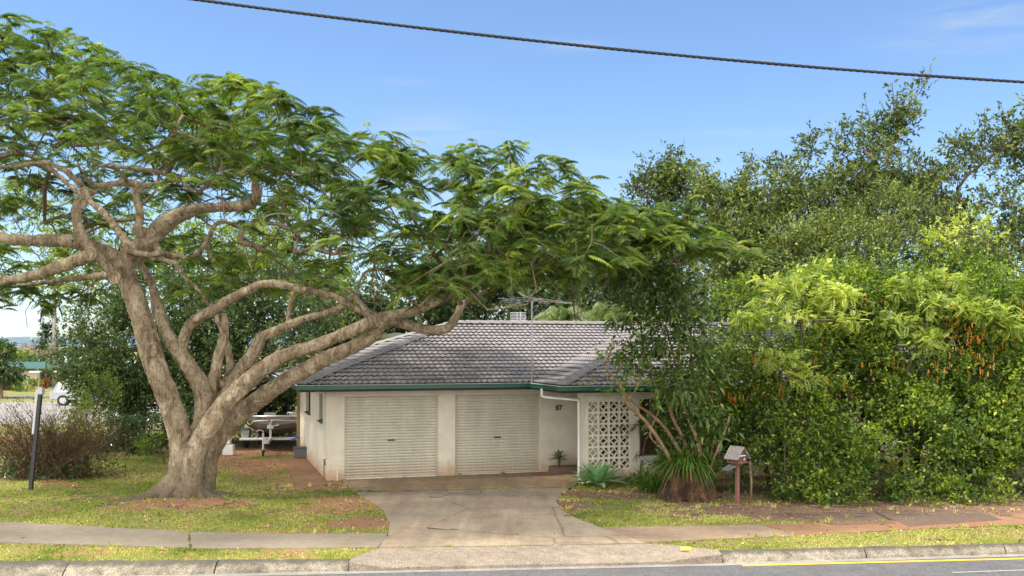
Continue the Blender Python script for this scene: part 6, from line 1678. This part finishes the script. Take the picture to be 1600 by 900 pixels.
# bright shoots poking up
mb_specs = [(1245, 405, 24, 1252, 385), (1330, 290, 28, 1345, 262), (1505, 340, 26.5, 1520, 325), (1530, 350, 26.5, 1500, 372), (1440, 430, 24.4, 1452, 410), (1590, 480, 24.5, 1600, 462)]
plant('shooting_shrub', 'vivid yellow green young growth near the top right of the thicket', 'shrub', (W(1500, 26.6), 26.6, 0), [Lm(1500, 370, 26.6, .8, .32), Lm(1520, 345, 26.6, .4, .28), Lm(1470, 385, 26.6, .5, .25), Lm(1540, 380, 26.6, .5, .25)], M_hedge2, M_bk_grey, 330, 7, 0.085, 0.05, 0.3, 0.05, stems=2, tintb=0.6, seed=76)

# ------------------------------------------------------------------ small long-leaved tree rising from the mossy stump
gx, gy, _ = gp(1078, 784)
st_ = empty('tree_stump', (gx, gy + .35, 0), 'broad rough brown tree stump with strap leaved fern growing on top', 'stump')
mb = MB(); V = []; F = []; n = 40; rows = [(-0.1, .66), (0.02, .62), (.15, .54), (.35, .48), (.6, .47), (.8, .50), (.88, .40), (.90, .05)]
for z, r in rows:
    for k in range(n):
        a = 2 * math.pi * k / n; flare = 0.16 * math.sin(5 * a + 1 + z) + .10 * math.sin(11 * a + z * 5)
        rr = r * (1 + flare * (1.5 - z)) * (1 + .05 * rng.normal()); V.append((rr * math.cos(a), rr * math.sin(a) * .8, z + .02 * rng.normal()))
for i in range(len(rows) - 1):
    for k in range(n): F.append((i*n+k, i*n+(k+1) % n, (i+1)*n+(k+1) % n, (i+1)*n+k))
F.append(tuple(range(n))[::-1]); F.append(tuple((len(rows)-1)*n + k for k in range(n)))
mb.add(V, F)
fused('stump_wood', mb, mat_bark('rotten_stump', (0.02, 0.012, 0.008), (0.08, 0.04, 0.02), (0.22, 0.11, 0.055), 5, 0.5), st_, 0.03, 0.09)
M_strap = mat_leaf('strap_leaf', (0.03, 0.07, 0.012), (0.08, 0.16, 0.02), (0.24, 0.33, 0.06), 0.35, 0.35, 0.5)
sp = []
for _ in range(520):
    a = rng.uniform(0, 6.28); r0 = rng.uniform(0.05, .50); el = rng.uniform(.1, 1.3)
    sp.append(((r0 * math.cos(a), r0 * math.sin(a) * .8, .85 if r0 < .4 else .7), (math.cos(a) * math.cos(el), math.sin(a) * math.cos(el), math.sin(el)), rng.uniform(.5, 1.0), rng.uniform(.03, .046), rng.uniform(.4, 1.0)))
strap_mesh('fern_leaves', sp, M_strap, st_)['kind'] = 'stuff'
def strap_clump(name, label, cat, px, py, n, L, w, dy=0.1, h=0.0, el=(.3, 1.35), dr=(.3, .8), mat=None, rad=.1):
    x, y, _ = gp(px, py); r = empty(name, (x, y + dy, 0), label, cat); sp = []
    for _ in range(n):
        a = rng.uniform(0, 6.28); e = rng.uniform(*el); sp.append(((rad * rng.normal(), rad * rng.normal(), h), (math.cos(a) * math.cos(e), math.sin(a) * math.cos(e), math.sin(e)), L * rng.uniform(.7, 1.15), w, rng.uniform(*dr)))
    strap_mesh('leaves', sp, mat or M_strap, r); return r
strap_clump('strap_leaf_plant', 'bright strap leaved clump at the foot of the stump, left side', 'plant', 1026, 768, 150, 1.05, .05, rad=.2)
strap_clump('strap_leaf_plant', 'dark strap leaved clump between the agave and the stump', 'plant', 1006, 755, 90, .75, .045, rad=.16, mat=M_strap)
strap_clump('strap_leaf_plant', 'small broad leaved seedling right of the agave', 'plant', 986, 757, 16, .35, .06, rad=.04)

M_stem = mat_bark('tan_stem', (0.17, 0.10, 0.05), (0.30, 0.185, 0.10), (0.42, 0.28, 0.17), 5, .4)
sy0 = gy + .25
lt = empty('long_leaved_tree', (gx, sy0, 0), 'small multi stemmed tree with tan leaning stems and long dark leaves rising behind the stump', 'tree')
sk2 = Skel()
def Q(px, py, dy=0.0): p = wp(px, py, sy0 + dy); return np.array((p[0] - gx, p[1] - sy0, p[2]))
def LQ(pts):
    return [(Q(a, b_, c), w * .36 * sy0 / FL) for a, b_, w, c in pts]
for pts in ([(1056, 742, 9, 0), (1040, 705, 8.5, -.1), (1010, 660, 8, -.2), (978, 628, 7, -.3), (968, 598, 5, -.35), (948, 578, 4, -.4), (955, 545, 3, -.4)],
            [(1085, 745, 9, .1), (1062, 705, 8.5, .1), (1040, 670, 8, .1), (1018, 648, 7, .15), (985, 625, 5, .2), (965, 600, 4, .2)],
            [(1092, 742, 9, .2), (1070, 690, 8.5, .2), (1050, 650, 8, .1), (1040, 610, 8, 0), (1018, 580, 6, -.1), (1005, 540, 5, -.1), (1000, 490, 4, -.1)],
            [(1100, 740, 9, 0), (1090, 690, 8.5, -.1), (1076, 655, 8, -.1), (1064, 620, 7, -.1), (1056, 570, 5, 0), (1040, 510, 4, 0)],
            [(1104, 742, 8, .3), (1112, 700, 7.5, .3), (1100, 650, 7, .3), (1088, 620, 6, .3), (1080, 560, 4, .3), (1080, 500, 3, .3)],
            [(1106, 745, 6, -.2), (1118, 710, 5.5, -.2), (1130, 680, 5, -.2), (1140, 650, 4, -.2)]):
    sk2.limb(LQ(pts), -1)
sk2.limb(LQ([(978, 628, 4, -.3), (996, 605, 3.5, -.35), (1000, 580, 3, -.35)])); sk2.limb(LQ([(1040, 705, 3, -.1), (1015, 680, 3, -.2), (1030, 640, 2.5, -.2), (1025, 610, 2, -.2)]))
lumq = [(1010, 440, 22.9, .7, .45), (1050, 480, 22.9, .7, .5), (990, 490, 22.6, .5, .45), (1030, 530, 22.6, .6, .45), (980, 560, 22.6, .35, .35), (1070, 560, 22.9, .5, .5), (1040, 410, 23.2, .55, .3), (1090, 520, 23, .5, .5), (960, 430, 23, .4, .3), (1060, 605, 22.6, .5, .35), (1095, 640, 22.8, .4, .35), (1110, 590, 23.2, .5, .5), (1120, 670, 23.0, .35, .3), (1085, 680, 23.3, .3, .25), (1040, 590, 23.2, .35, .3)]
TT = []; DDr = []
for a, b_, c, d, e in lumq:
    n = int((150 if b_ < 485 else 115) * d); v = unit(rng.normal(size=(n, 3))); TT.append(np.array(wp(a, b_, c)) + v * (rng.random((n, 1)) ** .5) * np.array((d, d * .8, e))); DDr.append(unit(v * .4 + rng.normal(size=(n, 3)) * .5 + UP * .2))
TT = np.concatenate(TT) - np.array((gx, sy0, 0)); DDr = np.concatenate(DDr)
# bare light twigs of the left side
tw = np.array([Q(*q) for q in ((925, 590, -.2), (940, 560, -.3), (955, 535, -.3), (975, 560, -.2), (990, 600, -.4), (1010, 600, -.3), (1030, 620, -.4), (945, 600, -.2), (965, 570, -.5), (1045, 590, -.2))])
sk2.grow(np.concatenate([tw, TT[::3]]), .25, .12, np.zeros(3))
sk2.tubes(0.004, 2.2, rcap=.07).build('stem', M_stem, lt, True)
V, ix = leaf_quads(TT, DDr, .3, 7, .17, .055, .8, .0, .35)
quads_mesh('crown', V, .38 + .26 * rng.normal(size=len(ix)), M_large, lt)
Tw = np.concatenate([tw + rng.normal(size=tw.shape) * .12 for _ in range(5)] + [np.array([Q(rng.uniform(930, 1060), rng.uniform(540, 640), rng.uniform(-.5, 0)) for _ in range(50)])])
V, ix = leaf_quads(Tw, unit(rng.normal(size=Tw.shape) + UP), .2, 4, .11, .055, .9, .2, .2)
quads_mesh('young_leaves', V, .65 + .2 * rng.normal(size=len(ix)), M_brightleaf, lt)['label'] = 'bright young leaves on bare left twigs'

plant('leafy_shrub', 'dark green shrub filling the bed behind the stump and letterbox', 'shrub', (W(1105, 24.4), 24.4, 0), [Lm(1060, 705, 24.4, .45, .5), Lm(1110, 700, 24.4, .6, .6), Lm(1140, 730, 24.0, .5, .4), Lm(1085, 660, 24.6, .5, .4), Lm(1150, 690, 24.2, .4, .4), Lm(1035, 660, 24.5, .35, .45), Lm(1065, 630, 24.6, .4, .4), Lm(1040, 715, 24.2, .3, .3)], M_large, M_bk_dark, 760, 7, 0.13, 0.05, 0.3, 0.03, stems=3, tintb=0.35, seed=81)
# yuccas / strap headed plants in front of the breeze blocks
M_drac = mat_leaf('dracaena_leaf', (0.015, 0.035, 0.012), (0.04, 0.075, 0.025), (0.20, 0.26, 0.12), 0.35, .25, .5)
def dracaena(label, pts, heads):
    x, y, _ = gp(*pts[0]); r = empty('dracaena', (x, y, 0), label, 'plant'); mb = MB(); sp = []
    for hx, hy, n, L in heads:
        h = np.array(wp(hx, hy, y)) - np.array((x, y, 0)); mb.tube([(0, 0, -.02), tuple(h * np.array((.3, .3, .5))), tuple(h)], [.03, .025, .02], 8)
        for _ in range(n):
            a = rng.uniform(0, 6.28); e = rng.uniform(-.2, 1.3); sp.append((tuple(h), (math.cos(a) * math.cos(e), math.sin(a) * math.cos(e), math.sin(e)), L * rng.uniform(.7, 1.1), .03, rng.uniform(.3, .9)))
    mb.build('stem', M_bk_grey, r, True); strap_mesh('leaves', sp, M_drac, r)
dracaena('spiky plant arching over the white sill behind the leaning stems', [(1040, 752)], [(1040, 655, 60, .55), (1030, 700, 40, .5)])
dracaena('dark spiky leaved plant on a thin cane in front of the breeze blocks', [(970, 752)], [(970, 665, 60, .45)])
dracaena('striped spiky plant with two heads at the right edge of the breeze blocks', [(1000, 752)], [(1000, 665, 80, .6), (994, 712, 40, .4), (1018, 655, 40, .5)])
dracaena('dark spiky plant deep in the shade left of the letterbox', [(1112, 760)], [(1112, 640, 60, .5)])
# agave
M_agave = mat_leaf('agave_leaf', (0.13, 0.25, 0.11), (0.20, 0.35, 0.15), (0.28, 0.45, 0.21), .45, .08, .4)
ax_, ay_, _ = gp(936, 763); ag = empty('agave', (ax_, ay_ + .25, 0), 'big pale green agave rosette below the downpipe', 'plant'); sp = []
for i in range(40):
    a = i * 2.4; e = .05 + 1.3 * (i / 40) ** 1.2; sp.append(((.07 * math.cos(a), .07 * math.sin(a), .10), (math.cos(a) * math.cos(e), math.sin(a) * math.cos(e), math.sin(e)), 0.74 - .004 * i, .185, .10 - .05 * i / 40))
strap_mesh('leaves', sp, M_agave, ag)
mb = MB(); mb.ball((0, 0, .08), .07, 10, 6); mb.build('core', M_agave, ag)
# small spiky plant by the entry
ex_, ey_, _ = gp(873, 741); ep = empty('young_agave', (ex_, ey_, 0), 'young dark green rosette plant on a short stem below the house number', 'plant'); sp = []
for i in range(20):
    a = i * 2.4; e = -.1 + 1.4 * (i / 20); sp.append(((0, 0, .42), (math.cos(a) * math.cos(e), math.sin(a) * math.cos(e), math.sin(e)), .36, .075, .25))
strap_mesh('leaves', sp, M_large, ep); mb = MB(); mb.tube([(0, 0, -.02), (.01, 0, .43)], [.04, .035], 8); mb.build('stem', M_bk_grey, ep, True)

# ------------------------------------------------------------------ ground cover
def scatter(n, x0, x1, y0, y1):
    # more samples near the camera, where blades read one by one
    X = rng.uniform(x0, x1, n); Y = y0 + (y1 - y0) * rng.random(n) ** 1.25; return X, Y
def gz(X, Y):
    z = 0.022 * (vnoise(X, Y, 0.45, 5) - 0.6) + 0.012 * (vnoise(X, Y, 0.17, 6) - 0.5)
    return z + 0.10 * np.exp(-(((X - tx) / 1.5) ** 2 + ((Y - ty) / 1.2) ** 2))
X, Y = scatter(380000, -12.8, 11.5, 16.4, 32.5)
keep = (Y > kerb_back(X) - 0.015) & (~hard_mask(X + rng.normal(size=len(X)) * .022, Y + rng.normal(size=len(X)) * .022)) & (rng.random(len(X)) > dirt(X, Y) * 1.12)
keep &= rng.random(len(X)) < 0.35 + 0.9 * vnoise(X, Y, 0.5, 77)
X = X[keep]; Y = Y[keep]
# taller weeds and tufts, thicker along edges and round the trunk
WX, WY = rng.uniform(-12.8, 11.5, 1500), 16.5 + 14 * rng.random(1500)
wk = (WY > kerb_back(WX)) & (~hard_mask(WX, WY)) & (hard_mask(WX + .12, WY) | hard_mask(WX, WY - .12) | hard_mask(WX, WY + .12) | (rng.random(1500) < .22) | (((WX - tb[0]) ** 2 + (WY - TY) ** 2) < 1.6))
WX = np.repeat(WX[wk], 14); WY = np.repeat(WY[wk], 14); WX = WX + .03 * rng.normal(size=len(WX)); WY = WY + .03 * rng.normal(size=len(WX))
nw = len(WX); X = np.r_[WX, X]; Y = np.r_[WY, Y]
n = len(X); Z = gz(X, Y)
h = (0.016 + 0.024 * rng.random(n)) * np.where(np.arange(n) < nw, 2.4, 1.0) * (0.7 + 0.9 * vnoise(X, Y, 0.6, 78)); a = rng.uniform(0, 6.28, n); w = 0.010 + 0.008 * rng.random(n)
B = np.stack([X, Y, Z - 0.005], -1); sd = np.stack([np.cos(a), np.sin(a), 0 * a], -1) * w[:, None]
ln = np.stack([rng.normal(size=n) * .5, rng.normal(size=n) * .5, np.ones(n)], -1) * h[:, None]
V = np.stack([B - sd, B + sd, B + ln], 1)
dd_ = dirt(X, Y)
tint = 0.42 + (vnoise(X, Y, 1.1, 79) - .5) * .9 + .22 * rng.normal(size=n) + 0.25 * dd_ + 0.22 * np.clip((X - 0.5) / 2, 0, 1) + 0.12 * (Y < 17.6)
M_grass = mat_leaf('grass_blade', (0.10, 0.16, 0.018), (0.27, 0.32, 0.05), (0.60, 0.52, 0.20), .6, .3, .25)
tag(quads_mesh('grass', V, tint, M_grass, None, 3), 'short patchy yellow green grass over lawn and verge', 'grass', kind='stuff')
# fallen leaves
X = rng.uniform(-12.8, 11.5, 42000); Y = 16.4 + 17 * rng.random(42000)
pr = np.clip(dirt(X, Y) * .9 + .22 + 0.25 * vnoise(X, Y, .4, 80) ** 3, 0, 1)
hmk = hard_mask(X, Y); pr = np.where(hmk, .018, pr); pr = np.where(hmk & (X > 5), .06, pr)
pr = np.where((X > 3.5) & (Y > 21.2), np.maximum(pr, .9), pr)
keep = (Y > kerb_back(X)) & (rng.random(len(X)) < pr) & ~inpoly(X, Y, cross_poly); X = X[keep]; Y = Y[keep]; n = len(X)
Z = np.where(hard_mask(X, Y), 0.030, gz(X, Y) + 0.012)
a = rng.uniform(0, 6.28, n); s = .012 + .030 * rng.random(n) ** 2
d1 = np.stack([np.cos(a), np.sin(a), .45 * rng.normal(size=n)], -1) * s[:, None]; d2 = np.stack([-np.sin(a), np.cos(a), .5 * rng.normal(size=n)], -1) * (s * .42)[:, None]
C = np.stack([X, Y, Z], -1)
tag(quads_mesh('leaf_litter', np.stack([C - d1, C + d2, C + d1, C - d2], 1), .5 + .3 * rng.normal(size=n), M_litter), 'dry brown fallen leaves scattered over soil, lawn and concrete', 'fallen leaves', kind='stuff')
# fallen twigs
mb = MB()
for _ in range(420):
    x = rng.uniform(-12, 11); y = rng.uniform(18.0, 31)
    if rng.random() < .45: x, y, _z = gp(rng.uniform(880, 1600), rng.uniform(770, 808))
    elif rng.random() < .5: x, y = tb[0] + rng.normal() * 2.0, TY + rng.normal() * 1.2
    xa_, ya_ = np.array([x]), np.array([y])
    if hard_mask(xa_, ya_)[0] and rng.random() < .8: continue
    L = rng.uniform(.08, .5); a = rng.normal() * .5 + (0 if rng.random() < .7 else 1.5); z = .035
    p = np.array((x, y, z)); d = np.array((math.cos(a), math.sin(a), 0)) * L
    mb.tube([p - d / 2, p + rng.normal(size=3) * np.array((.03, .03, .005)), p + d / 2], [.010, .008, .003], 4)
tag(mb.build('fallen_twigs', mat_bark('dead_twig', (0.10, 0.07, 0.05), (0.2, 0.15, 0.11), (0.34, 0.28, 0.22))), 'thin dead twigs lying under the trees and hedge', 'twigs', kind='stuff')
